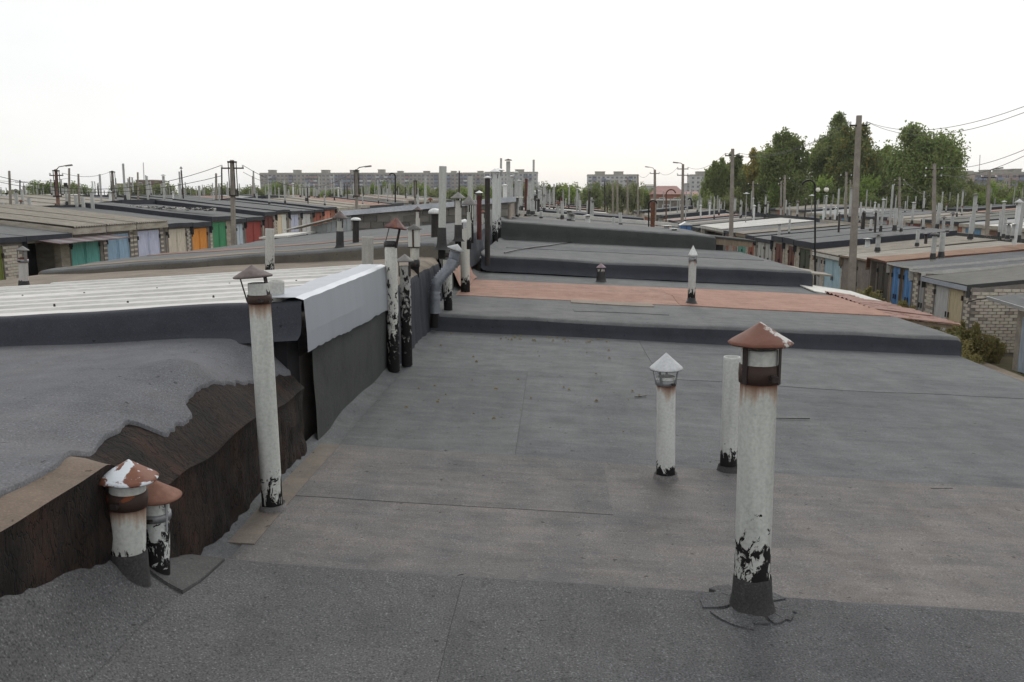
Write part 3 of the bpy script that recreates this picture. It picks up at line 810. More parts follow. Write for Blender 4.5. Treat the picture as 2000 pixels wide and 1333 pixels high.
# lean-to of pale corrugated boards
gLT = empty('lean_to', (-7.0, 26, -1.3), 'small lean-to clad in pale upright boards left of the block wall', 'lean-to')
for i in range(8):
    x = -6.22 - .17*i
    MB().box(x-.075, x+.075, 25.05 + .05*i, 25.09 + .05*i, -1.5 - .02*i, -.52 - .045*i).part('board', plain('pale_board', (.40,.42,.42), .8, 0, .2, 4) if i == 0 else bpy.data.materials['pale_board'], gLT)
MB().slab([(-8.2, 24.9, -.93), (-6.1, 24.9, -.42), (-6.1, 26.5, -.42), (-8.2, 26.5, -.93)], .03).part('roof', M_WSLATE, gLT)

# ------------------------------------------------------------------ vent pipes
PIPES = 'vent pipes standing on the garage roofs'
def lean(top, base): return (Vector(top)-Vector(base)).normalized()
def flue(base, height, r, label, mat, axis=(0,0,1), cap=None, open_top=True, collar=None, band=None, flaps=False, rag=0.0, cat='vent pipe'):
    """cap = dict(kind, r, h, gap, mat, legs, tilt, off)"""
    base = Vector(base); ax = Vector(axis).normalized()
    e = empty('vent_pipe', base, label, cat, PIPES)
    m = MB(); H = height
    m.lathe([(r, -.12), (r, H*.25), (r*1.0, H*.5), (r, H*.8), (r, H-.01), (r*.98, H), (r*.86, H), (r*.84, H-.02), (r*.84, H-.35 if H > .4 else H*.4)], base, ax, 32, 0, True, rag, base.x)
    m.lathe([(r*.84, H-.35 if H > .4 else H*.4), (0.001, H-.35 if H > .4 else H*.4)], base, ax, 32, 1)
    m.part('flue', [mat, M_FLUE_IN], e)
    if band:
        bz, bh, bm = band
        MB().lathe([(r*.99, bz), (r+.006, bz), (r+.008, bz+bh*.5), (r+.006, bz+bh), (r*.99, bz+bh)], base, ax, 32).part('clamp_band', bm, e)
        MB().box(base.x+r*.3-.012, base.x+r*.3+.012, base.y-r-.03, base.y-r+.01, base.z+bz+bh*.3, base.z+bz+bh*.6).part('clamp_bolt', M_STEEL, e)
    if collar:
        ch, cf, cm = collar
        pr = [(r+cf+.045, -.012), (r+cf+.022, -.001), (r+cf*.6+.010, .022), (r+cf*.35+.008, .05), (r+.008+cf*.12, ch*.5), (r+.006, ch-.01), (r+.003, ch)]
        if flaps == 'deep': pr = [(r+.040, -.17), (r+.026, -.08), (r+.016, -.02), (r+.010, .05), (r+.006, ch-.01), (r+.003, ch)]
        MB().lathe(pr, base, ax, 36, 0, True, .10 if flaps != 'deep' else .03, base.y).part('felt_collar', cm, e)
    if flaps == 'deep': flaps = False
    if cap:
        ca = Vector(cap.get('tilt', ax)).normalized()
        cb = base + ax*(H + cap['gap']) + Vector(cap.get('off', (0,0,0)))
        R_, h_ = cap['r'], cap['h']
        k = cap['kind']
        nseg = cap.get('n', 36)
        if k == 'cone': pr = [(0.0005, h_), (R_*.1, h_*.9), (R_*.5, h_*.5), (R_*.9, h_*.12), (R_, 0), (R_*.97, -.006), (R_*.9, h_*.08), (R_*.5, h_*.44), (0.0005, h_*.9)]
        elif k == 'dome': pr = [(0.0005, h_), (R_*.5, h_*.93), (R_*.85, h_*.7), (R_, h_*.35), (R_, 0), (R_*.94, 0), (R_*.8, h_*.6), (0.0005, h_*.85)]
        elif k == 'flat': pr = [(0.0005, h_), (R_*.6, h_*.6), (R_, 0), (R_*.95, -.004), (0.0005, h_*.5)]
        MB().lathe(pr, cb, ca, nseg, 0, k != 'cone' or nseg > 12, cap.get('wob', .03), base.x*3).part('cap', cap['mat'], e)
        lr = cap.get('legr', r+.006)
        for q in cap.get('legs', (200, 330, 90)):
            t = math.radians(q)
            d = Vector((math.cos(t), math.sin(t), 0))
            p0 = base + ax*(H - cap.get('legdrop', .10)) + d*lr
            p1 = cb + d*min(lr*cap.get('flare', 1.15), R_*.9) + Vector((0, 0, h_*.12))
            MB().bar(p0, p1, cap.get('lw', .022), .004, 0, d).part('bracket', cap.get('lmat', M_STEEL), e)
    if flaps:
        rr = random.Random(int(base.x*100)+5)
        nfl = 11
        for i in range(nfl):
            t0 = 2*math.pi*i/nfl + rr.uniform(-.12, .12); t1 = t0 + 2*math.pi/nfl*.93
            L = rr.uniform(.05, .12)*flaps
            mm = MB(); pts = []
            for j in range(6):
                q = j/5
                rad = (r+.014)+(L)*q
                pts.append([(base.x + math.cos(t0+(t1-t0)*s_)*rad*(1 if j < 5 else 1+.05*rr.random()), base.y + math.sin(t0+(t1-t0)*s_)*rad,
                       base.z + .0225 + .014*(1-q)**3 + .004*math.sin(s_*math.pi)*q*rr.random() - .046*math.cos(t0+(t1-t0)*s_)*rad) for s_ in (0, .33, .66, 1)])
            mm.grid(pts)
            for k in (0, -1):
                cc = [p[k] for p in pts]; mm.grid([[(x_, y_, z_-.02) for x_, y_, z_ in cc], cc], smooth=False)
            mm.grid([pts[-1], [(x_, y_, z_-.02) for x_, y_, z_ in pts[-1]]], smooth=False)
            mm.part('flap', G_A, e)
    return e
def on_plane(px, py, zf, g=-1.6):
    p = at_z(px, py, g)
    for _ in range(12):
        z = zf(p.x, p.y); p = at_z(px, py, z)
    return Vector((p.x, p.y, zf(p.x, p.y)))
G_COL = felt('felt_collar_dark', (.045,.045,.045), (.062,.060,.058), .5, .6, .2, 51)

# 1 the big one, right foreground
b1 = on_plane(1466, 1195, zA); t1 = at_y(1484, 682, b1.y + .02)
H = (t1-b1).length
flue(b1, H, px_size(33.5, math.hypot(b1.y, 1.2))*1.0, 'tallest foreground flue with rusty conical cap, tar and felt at its foot',
     pipe_mat('flue_big_tarred', (.50,.51,.48), .37, .20, H-.135, .2, 2), lean(t1, b1),
     cap=dict(kind='cone', r=.129, h=.084, gap=.026, mat=M_CAPRUST, legs=(215, 325, 90), legdrop=.135, legr=.083, flare=1.0, lw=.024, wob=.035),
     collar=(.165, .03, G_COL), band=(H-.135, .075, M_BAND), flaps=1.0)
# torn lump of tar on its right side
m = MB(); rt = random.Random(4)
vs = []
for i in range(7):
    rw = []
    for j in range(5):
        a_ = math.radians(-75 + 18*j); zz = .15 + .29*i/6
        rr_ = .082 + .012*math.sin(i/6*math.pi)*(1+.8*nz(i, j, 3, .9))
        rw.append((b1.x + math.cos(a_)*rr_, b1.y + math.sin(a_)*rr_, b1.z + zz + .03*nz(j, i, 1, .7)))
    vs.append(rw)
# 2 small white pipe with bright cap
b2 = on_plane(1300, 938, zB); t2 = at_y(1301, 735, b2.y)
H = (t2-b2).length
flue(b2, H, px_size(18, b2.y)*1.03, 'slim white flue with shiny galvanised cone cap, standing alone mid roof', pipe_mat('flue_slim_white', (.55,.56,.54), .13, .06, H-.055, .3, 3),
     lean(t2, b2), cap=dict(kind='cone', r=.107, h=.100, gap=.050, mat=M_GALV, legs=(235, 320, 80, 180), legdrop=.05, flare=1.35, lw=.014, lmat=M_GALVD, wob=.01),
     band=(H-.055, .035, M_GALVD), collar=(.04, .012, G_B))
# 3 open pipe behind the big one
b3 = on_plane(1422, 922, zB); t3 = at_y(1430, 697, b3.y)
flue(b3, (t3-b3).length, px_size(16, b3.y)*1.03, 'open topped white flue half hidden behind the tallest one', pipe_mat('flue_open_white', (.50,.51,.49), .17, .07, None, .7, 4),
     lean(t3, b3), collar=(.05, .012, G_COL))
# 4 left foreground
b4 = on_plane(533, 1000, zB); t4 = at_y(505, 553, b4.y)
H = (t4-b4).length
flue(b4, H, px_size(20.5, b4.y)*1.03, 'tall leaning white flue by the brown wall, dark brown cap tipped left', pipe_mat('flue_tall_left', (.52,.53,.50), .20, .12, H-.10, .15, 5),
     lean(t4, b4), cap=dict(kind='cone', r=.100, h=.058, gap=.035, mat=M_CAPDK, legs=(195, 350), legdrop=.10, flare=1.1, lw=.030, wob=.03, tilt=(-.06, 0, 1), off=(-.028, 0, 0)),
     band=(H-.105, .045, M_BAND), collar=(.03, .01, G_B))
# 5 short stout with white and rust cap, and its neighbour
b5 = at_y(250, 1132, 2.80); t5 = at_y(249, 938, b5.y)
H = (t5-b5).length
flue(b5, H, px_size(34.5, b5.y)*1.04, 'short stout flue at lower left, cap of white paint flaking to rust', pipe_mat('flue_stout', (.54,.55,.52), .14, .05, H-.10, .3, 6),
     lean(t5, b5), cap=dict(kind='cone', r=.104, h=.070, gap=.010, mat=M_CAPRUST2, legs=(200,), legdrop=.1, flare=1.0, lw=.02, wob=.07, tilt=(.07, 0, 1), off=(.004, 0, 0)),
     band=(H-.10, .060, M_BAND), collar=(.12, .016, G_COL), flaps='deep')
b6 = at_y(306, 1102, 2.98); t6 = at_y(304, 978, 2.98)
H = (t6-b6).length
flue(b6, H, .050, 'narrow tar-splashed flue with brown cap behind the short stout one', pipe_mat('flue_tarred_narrow', (.55,.57,.55), .20, .16, None, .4, 7),
     lean(t6, b6), cap=dict(kind='cone', r=.098, h=.065, gap=.02, mat=M_CAPBR, legs=(340, 200), legdrop=.12, flare=1.0, lw=.008, lmat=M_GALV, wob=.05, off=(.0, 0, 0)),
     band=(H-.075, .03, M_GALVD))
# 6 pipe A at the flashing's end with tipped red-brown cap
b7 = at_y(769, 702, 7.75); t7 = at_y(763, 478, b7.y)
H = (t7-b7).length
R7 = px_size(11.5, b7.y)*1.04
flue(b7, H, R7, 'white flue at the end of the pale flashing with tipped red-brown cap', pipe_mat('flue_tipped', (.58,.58,.54), .66, .55, None, .3, 8),
     lean(t7, b7), cap=dict(kind='cone', r=.115, h=.10, gap=.155, mat=M_REDP, legs=(200, 330), legdrop=.03, flare=.9, lw=.030, wob=.10, n=10, tilt=(.12, .1, 1), off=(.05, 0, 0)),
     band=(H-.02, .05, M_TAR))
b8 = b7 + Vector((.075, .30, 0)); t8 = at_y(785, 520, b8.y)
flue(b8, (t8-b8).length, .055, 'grey flue with small grey cone cap tucked behind the tipped-cap flue', pipe_mat('flue_tucked', (.40,.40,.38), .75, .5, None, .3, 9), (0,0,1),
     cap=dict(kind='cone', r=.095, h=.07, gap=.05, mat=M_CAPGR, legs=(200, 330), flare=1.0, lw=.03))
# stove pipes on the left-hand roofs
def roof_flue(px, py, topy, wpx, zf, label, mat, cap=None, dx=0, **kw):
    b = on_plane(px, py, zf, -1.0); t = at_y(px+dx, topy, b.y)
    return flue(b, (t-b).length, px_size(wpx/2, b.y)*1.03, label, mat, lean(t, b), cap=cap, **kw)
def gp(n, seed, white=(.52,.52,.49), tt=.12, ts=.08, rz=None, st=.3): return pipe_mat(n, white, tt, ts, rz, st, seed)
c_gr = lambda r, h=.06, gap=.06, mat=M_CAPGR, **k: dict(kind='cone', r=r, h=h, gap=gap, mat=mat, legs=(200, 330, 90), flare=1.1, lw=.018, **k)
roof_flue(810, 522, 482, 17, zL3, 'white flue with wide rust streak below its sheet-metal hood', gp('flue_rust_streak', 11, (.55,.54,.49), .10, .05, .38), None, band=(.0, .09, M_TAR))
p = on_plane(810, 522, zL3, -1.0)
e = empty('flue_hood', p + Vector((0, 0, .27)), 'square pale hood with rust stripe on the rust-streaked flue', 'flue hood')
tz = at_y(810, 448, p.y).z; tb_ = at_y(810, 482, p.y).z
MB().box(p.x-.062, p.x+.062, p.y-.06, p.y+.06, tb_, tz).part('hood_body', rusty('pale_hood', (.52,.52,.49), (.10,.03,.02), .22, 7, .6, 0, (3,3,.3), 4), e)
MB().box(p.x-.012, p.x+.008, p.y-.066, p.y-.06, tb_, tz).part('rust_stripe', M_BAND, e)
MB().lathe([(.0005, .06), (.10, 0), (.095, -.004), (.0005, .04)], (p.x, p.y, tz)).part('cap', M_CAPGR, e)
MB().box(p.x-.066, p.x+.066, p.y-.064, p.y+.064, tb_-.012, tb_).part('hood_rim', M_STEEL, e)
roof_flue(718, 531, 463, 22, zL3, 'stub of grey flue without cap, cracked down its right side', gp('flue_cracked', 12, (.40,.39,.36), .02, .02, None, .8), None, open_top=True)
roof_flue(527, 532, 447, 17, zL3, 'capless white flue behind the dark brown cap', gp('flue_capless', 13, (.50,.50,.47), .16, .12), None)
roof_flue(540, 586, 549, 30, zW, 'cut-off open white flue on the white steel roof', gp('flue_cut', 14, (.50,.50,.47), .0, .02), None)
roof_flue(664, 484, 432, 12, zL4, 'flue with dark felt sleeve and brown cone cap on the left grey roof', gp('flue_sleeve', 15, (.42,.42,.39), .05, .04), c_gr(.115, .11, .04, M_CAPDK), collar=(.24, .01, G_COL))
roof_flue(695, 474, 431, 12, zL4, 'dark flue with rounded white cap on the left grey roof', M_PIPED, dict(kind='dome', r=.085, h=.05, gap=.0, mat=M_CAPWH, legs=()))
roof_flue(850, 463, 418, 15, zL5, 'black flue with domed white cap before the block wall', M_PIPED, dict(kind='dome', r=.115, h=.09, gap=.0, mat=M_CAPWH, legs=()))
roof_flue(863, 486, 325, 14, zL4, 'tallest bare flue against the sky, felt wrapped at its foot', gp('flue_tallest', 16, (.46,.47,.44), .10, .05), None, dx=2, collar=(.25, .02, G_COL))
roof_flue(816, 466, 414, 8, zL5, 'thin white flue with small brown cap before the block wall', gp('flue_thin', 17, (.52,.50,.46), .12, .08), c_gr(.08, .06, .03, M_CAPDK))
roof_flue(895, 470, 392, 12, zL4, 'white flue with felt sleeve and grey cone cap right of the tallest bare one', gp('flue_sleeve_b', 18, (.52,.51,.47), .05, .04), c_gr(.115, .09, .03), collar=(.22, .012, G_COL))
roof_flue(920, 460, 345, 10, zL5, 'tall bare grey flue right of the cone-capped pair, notched top', gp('flue_notched', 19, (.47,.48,.45), .3, .1), None, dx=-2)
# right side of the spine
p = on_plane(909, 566, zD, -1.4)
flue(p, at_y(911, 446, p.y).z - p.z, px_size(9, p.y), 'spotted white flue with black foot and flat pale cap by the terracotta strip', pipe_mat('flue_spotted', (.54,.53,.48), .26, .10, None, 1.0, 20), (0, 0, 1),
     cap=dict(kind='flat', r=.115, h=.05, gap=.09, mat=M_CAPWH, legs=(200, 250, 330), legdrop=.01, flare=1.1, lw=.012))
b = p + Vector((.0, .9, .35))
roof_flue(916, 470, 415, 9, zL5, 'short flue with lantern cap and grey cone behind the spotted one', gp('flue_lantern', 22, (.5,.5,.46), .05, .05), c_gr(.11, .13, .10, M_CAPGR))
p = on_plane(872, 612, zD, -1.4)
flue(Vector((-1.38, 10.75, zD(-1.38, 10.75))), at_y(873, 505, 10.75).z + 1.44, .058, 'white flue leaning on the wall behind the ribbed duct, tarred below', pipe_mat('flue_by_duct', (.52,.52,.48), .32, .2, None, .4, 23), (0,0,1),
     cap=dict(kind='flat', r=.07, h=.02, gap=.02, mat=M_CAPGR, legs=()), band=(.7, .05, M_STEEL))
# ribbed grey duct with an elbow
pts = [at_y(849, 612, 10.2), at_y(849, 570, 10.2), at_y(853, 552, 10.2), at_y(866, 536, 10.25), at_y(880, 522, 10.3), at_y(886, 508, 10.35), at_y(889, 492, 10.35)]
e = empty('vent_duct', pts[0], 'bent grey ribbed duct with pale cone cap at the spine wall', 'vent duct')
fine = []
for i in range(len(pts)-1):
    for k in range(8): fine.append(pts[i].lerp(pts[i+1], k/8))
fine.append(pts[-1])
rad = [.068 + (.008*math.cos(i*math.pi) if 5 < i < 40 else 0) for i in range(len(fine))]
MB().tube(fine, rad, 20, 0, True, True).part('duct', plain('grey_duct', (.20,.215,.24), .45, .4, .15, 5, bump=.05), e)
MB().tube([at_y(848, 640, 10.2), at_y(849, 600, 10.2)], .055, 18).part('flue', pipe_mat('flue_under_duct', (.4,.4,.38), 5, .4, None, .4, 24), e)
MB().lathe([(.0005, .07), (.115, 0), (.11, -.005), (.0005, .05)], pts[-1]+Vector((.01, 0, .03)), (.35, 0, 1), 24).part('cap', M_GALV, e)
MB().bar(pts[-1]+Vector((-.06, 0, -.03)), pts[-1]+Vector((-.08, 0, .05)), .012, .004).part('bracket', M_STEEL, e)
# others along the spine, farther off
p = on_plane(944, 522, zD, -1.4)
flue(Vector((p.x, p.y, p.z)), at_y(944, 507, p.y).z-p.z, .060, 'small black-footed vent with pale cone cap beside the terracotta upstand', M_PIPED, cap=dict(kind='cone', r=.10, h=.075, gap=.03, mat=M_CAPWH, legs=(220, 320), flare=1.0, lw=.05, lmat=M_GALV))
FLS = [ # px, base py, top py, width px, Y, material, cap, label
 (936, 457, 382, 9, 17.0, M_PIPER, dict(kind='cone', r=.085, h=.05, gap=.05, mat=M_CAPWH, legs=(200, 330)), 'dark red flue with small pale cap on the spine'),
 (952, 507, 349, 10, 16.2, M_PIPED, dict(kind='flat', r=.085, h=.04, gap=.01, mat=M_CAPWH, legs=()), 'dark brown flue with thin white cap, tallest dark one'),
 (967, 472, 341, 11, 21.0, gp('flue_pair_near', 26, (.56,.57,.55), .50, .3), dict(kind='cone', r=.15, h=.09, gap=.06, mat=M_CAPWH, legs=(200, 330)), 'nearer of two tall white flues with wide white caps and black feet'),
 (974, 458, 337, 9, 22.6, gp('flue_pair_far', 27, (.56,.57,.55), .5, .3), dict(kind='cone', r=.17, h=.07, gap=.05, mat=M_CAPWH, legs=(200, 330)), 'farther of two tall white flues with wide white caps'),
 (958, 452, 410, 7, 21.5, M_PIPEF, None, 'short pale flue between the dark brown one and the white pair'),
 (986, 432, 364, 8, 26.0, M_PIPEW, dict(kind='flat', r=.10, h=.05, gap=.02, mat=M_CAPWH, legs=()), 'white flue with flat cap just right of the white pair'),
 (943, 450, 418, 6, 20.5, gp('flue_rusty_top', 28, (.5,.5,.46), .2, .1), dict(kind='cone', r=.07, h=.06, gap=.04, mat=M_CAPBR, legs=(200, 330)), 'low flue with rusty top left of the dark brown one'),
 (928, 452, 392, 5, 20.5, M_PIPEF, None, 'thin pale flue left of the dark red one'),
]
for px, pb_, pt_, wp, Y, mt, cp, lb in FLS:
    b = at_y(px, pb_, Y); t = at_y(px, pt_, Y)
    flue(b, (t-b).length, px_size(wp/2, Y)*1.03, lb, mt, lean(t, b), cap=cp)
# small ones on roofs D/E
roof_flue(1174, 551, 526, 15, zD, 'squat tarred vent with purple-brown cone cap on the terracotta edge', pipe_mat('flue_squat', (.45,.43,.39), .24, .12, None, .4, 29), c_gr(.095, .085, .03, plain('cap_mauve', (.22,.17,.19), .5, .3, .2, 8)), collar=(.20, .02, M_TAR))
roof_flue(1350, 594, 508, 14, zD, 'upright white flue with pointed white cap and black foot on the terracotta felt', pipe_mat('flue_pointed', (.50,.50,.48), .26, .10, .69, .3, 30),
          dict(kind='cone', r=.072, h=.15, gap=.075, mat=M_CAPWH, legs=(200, 330), legdrop=.05, flare=1.0, lw=.02, lmat=M_GALVD, n=10), dx=3, collar=(.10, .03, M_TAR), band=(.66, .05, M_GALVD))
# left end flue in front of the brick pier
b = at_y(47, 566, 9.6)
flue(b, at_y(45, 503, 9.6).z-b.z, .051, 'white flue with grey cone cap at the left edge before the brick pier', pipe_mat('flue_left_edge', (.48,.47,.45), .12, .03, .37, .5, 31), lean(at_y(45, 503, 9.6), b),
     cap=dict(kind='cone', r=.07, h=.05, gap=.09, mat=M_CAPGR, legs=(200, 330, 90), legdrop=.05, flare=1.0, lw=.03, lmat=M_CAPGR), collar=(.11, .02, G_COL), band=(.33, .04, M_GALVD))

# cable and debris on the far grey roof
cp = []
for (x_, y_) in [(985, 497), (1010, 491), (1040, 486), (1075, 482), (1105, 477), (1140, 471), (1165, 469)]:
    q = on_plane(x_, y_, zE, -1.2); cp.append(q + Vector((0, 0, .03)))
MB().tube(cp, .012, 6).top('cable', M_BLACKIRON, cp[0], None, None) if False else None
c0 = MB().tube(cp, .014, 6)
c0.top('cable', M_BLACKIRON, tuple(cp[0]), 'black cable lying across the grey roof beyond the dark riser', 'cable')
q = on_plane(985, 530, zD, -1.4)
MB().prism([(q.x-.22, q.y, q.z), (q.x+.18, q.y-.1, q.z), (q.x-.1, q.y+.3, q.z)], [(q.x-.2, q.y, q.z+.03), (q.x+.18, q.y-.1, q.z+.01), (q.x-.15, q.y+.3, q.z+.10)]).top('metal_scrap', M_CAPBR, tuple(q), 'bent rusty metal scrap lying left on the grey strip', 'metal scrap')
# crumbs on the roof by the wall
rb = random.Random(12)
m = MB()
for i in range(70):
    x, y = rb.uniform(-1.3, .8), 9.9 + rb.random()*.33
    if rb.random() < .4: y = rb.uniform(6, 10)
    s_ = rb.uniform(.006, .018); z = zB(x, y)+.008
    m.prism([(x-s_, y-s_, z), (x+s_, y-s_*.6, z), (x+s_*.5, y+s_, z)], [(x-s_*.4, y-s_*.3, z+s_), (x+s_*.5, y-s_*.2, z+s_*.8), (x, y+s_*.4, z+s_)])
m.top('roof_crumbs', plain('litter_crumbs', (.16,.13,.07), .9, 0, .4, 60), (0, 8, -1.7), 'scattered dry crumbs and leaf litter below the first riser', None, None, 'stuff')

# ------------------------------------------------------------------ canopies over the right eave
def corr(name_, xa, xb, ya, yb, za, zb, pitch, amp, mat, parent, n_per=6, th=.012, skew=0.0):
    m = MB(); n = max(2, int((yb-ya)/pitch))*n_per
    top = []
    for j in range(n+1):
        t = j/n; y = ya + (yb-ya)*t; h = amp*math.sin(2*math.pi*(y-ya)/pitch)
        xr = xb + skew*t
        top.append([(xa + (xr-xa)*i/5, y, za + (zb-za)*i/5 + h + .01*nz(i, y, 1, 1.5)) for i in range(6)])
    m.grid(top)
    bot = [[(p[0], p[1], p[2]-th) for p in r] for r in top]
    m.grid([list(reversed(r)) for r in bot])
    m.grid([[r[-1] for r in top], [r[-1] for r in bot]], smooth=False)
    m.grid([bot[0], top[0]], smooth=False); m.grid([top[-1], bot[-1]], smooth=False)
    return m.part(name_, mat, parent)
e = empty('canopy', (5.4, 13.6, -1.7), 'rusty pink corrugated steel canopy jutting over the right eave', 'canopy')
for k, (ya, yb, xr, dz) in enumerate(((12.30, 13.15, 6.05, 0), (13.1, 13.95, 6.0, .012), (13.9, 14.7, 5.85, .02), (14.65, 15.3, 5.5, .03))):
    corr('sheet', 5.02, xr, ya, yb, zD(5.02, ya)+.004+dz, zD(5.02, ya)-.02+dz-.09*(xr-5.02), .21, .016, M_PINKS, e)
MB().bar((5.2, 12.38, -1.80), (5.95, 12.38, -1.88), .05, .05).part('batten', M_WOOD, e)
e = empty('canopy', (5.4, 16.3, -1.6), 'flat white slate sheet sticking out over the eave by the dark riser', 'canopy')
MB().slab([(4.85, 15.35, zD(4.85, 15)+.03), (6.35, 14.9, zD(4.85, 15)-.23), (5.95, 16.6, zD(4.85, 15)-.10), (4.9, 16.9, zD(4.85, 15)+.04)], .02).part('sheet', M_WSLATE, e)
e = empty('canopy', (5.4, 18.5, -1.6), 'row of long tan slats lying over the eave of the farther grey roof', 'canopy')
for k in range(4):
    y = 17.2 + .8*k
    MB().slab([(4.9, y, -1.47), (5.75-.08*k, y-.12, -1.55), (5.75-.08*k, y+.45, -1.54), (4.9, y+.62, -1.45)], .03).part('slat', M_SLATE, e)

# ------------------------------------------------------------------ garages seen across the yards
def face_Y(px, X): return at_x(px, (430 + max(0, 450-px)*.2) if X < 0 else (450 + max(0, px-1450)*.30), X).y
BRICK = shared_box('brick', M_BR, .25, .10, .088)
BRICKX = []
for mt in M_BR:
    m = MB(); m.prism([(-.05,-.12,-.044),(.05,-.125,-.044),(.05,.125,-.044),(-.05,.12,-.044)], [(-.05,-.12,.040),(.05,-.125,.040),(.05,.125,.040),(-.05,.12,.040)]); BRICKX.append(m.mesh('brick', mt))
rbk = random.Random(21)
def brick_face_x(parent, X, s, Y0, Y1, z0, z1, off=.012):
    """bricks laid proud of a mortar wall whose face looks along x (s = direction)"""
    n = 0; r_ = 0; z = z0 + .05
    while z < z1-.03:
        y = Y0 + .125 + (.13 if r_ % 2 else 0)
        if r_ % 2 and Y1-Y0 > .3:
            pass
        while y < Y1 - .10:
            o = bpy.data.objects.new('brick', rbk.choice(BRICKX[:3] if rbk.random() < .8 else BRICKX))
            place(o, parent, Vector((X + s*(off-.05+rbk.random()*.006), y, z)) - origin_of(parent)); n += 1
            y += .26
        z += .10; r_ += 1
    return n
def brick_face_y(parent, Y, X0, X1, z0, z1f):
    r_ = 0; z = z0 + .05
    while z < z1f(X1)+.2:
        x = X0 + .125 + (.13 if r_ % 2 else 0)
        while x < X1 - .1:
            if z < z1f(x)-.04:
                o = bpy.data.objects.new('brick', rbk.choice(BRICK if rbk.random() < .16 else (BRICK[:3] if rbk.random() < .4 else BRICK[:2])))
                place(o, parent, Vector((x, Y + .032 - rbk.random()*.006, z)) - origin_of(parent))
            x += .26
        z += .10; r_ += 1

DOORM = {}
def dm(c, worn=.3, under=(.28,.22,.18)):
    k = (c, worn)
    if k not in DOORM: DOORM[k] = door_paint('door_paint_%02d' % len(DOORM), c, worn, under, len(DOORM))
    return DOORM[k]

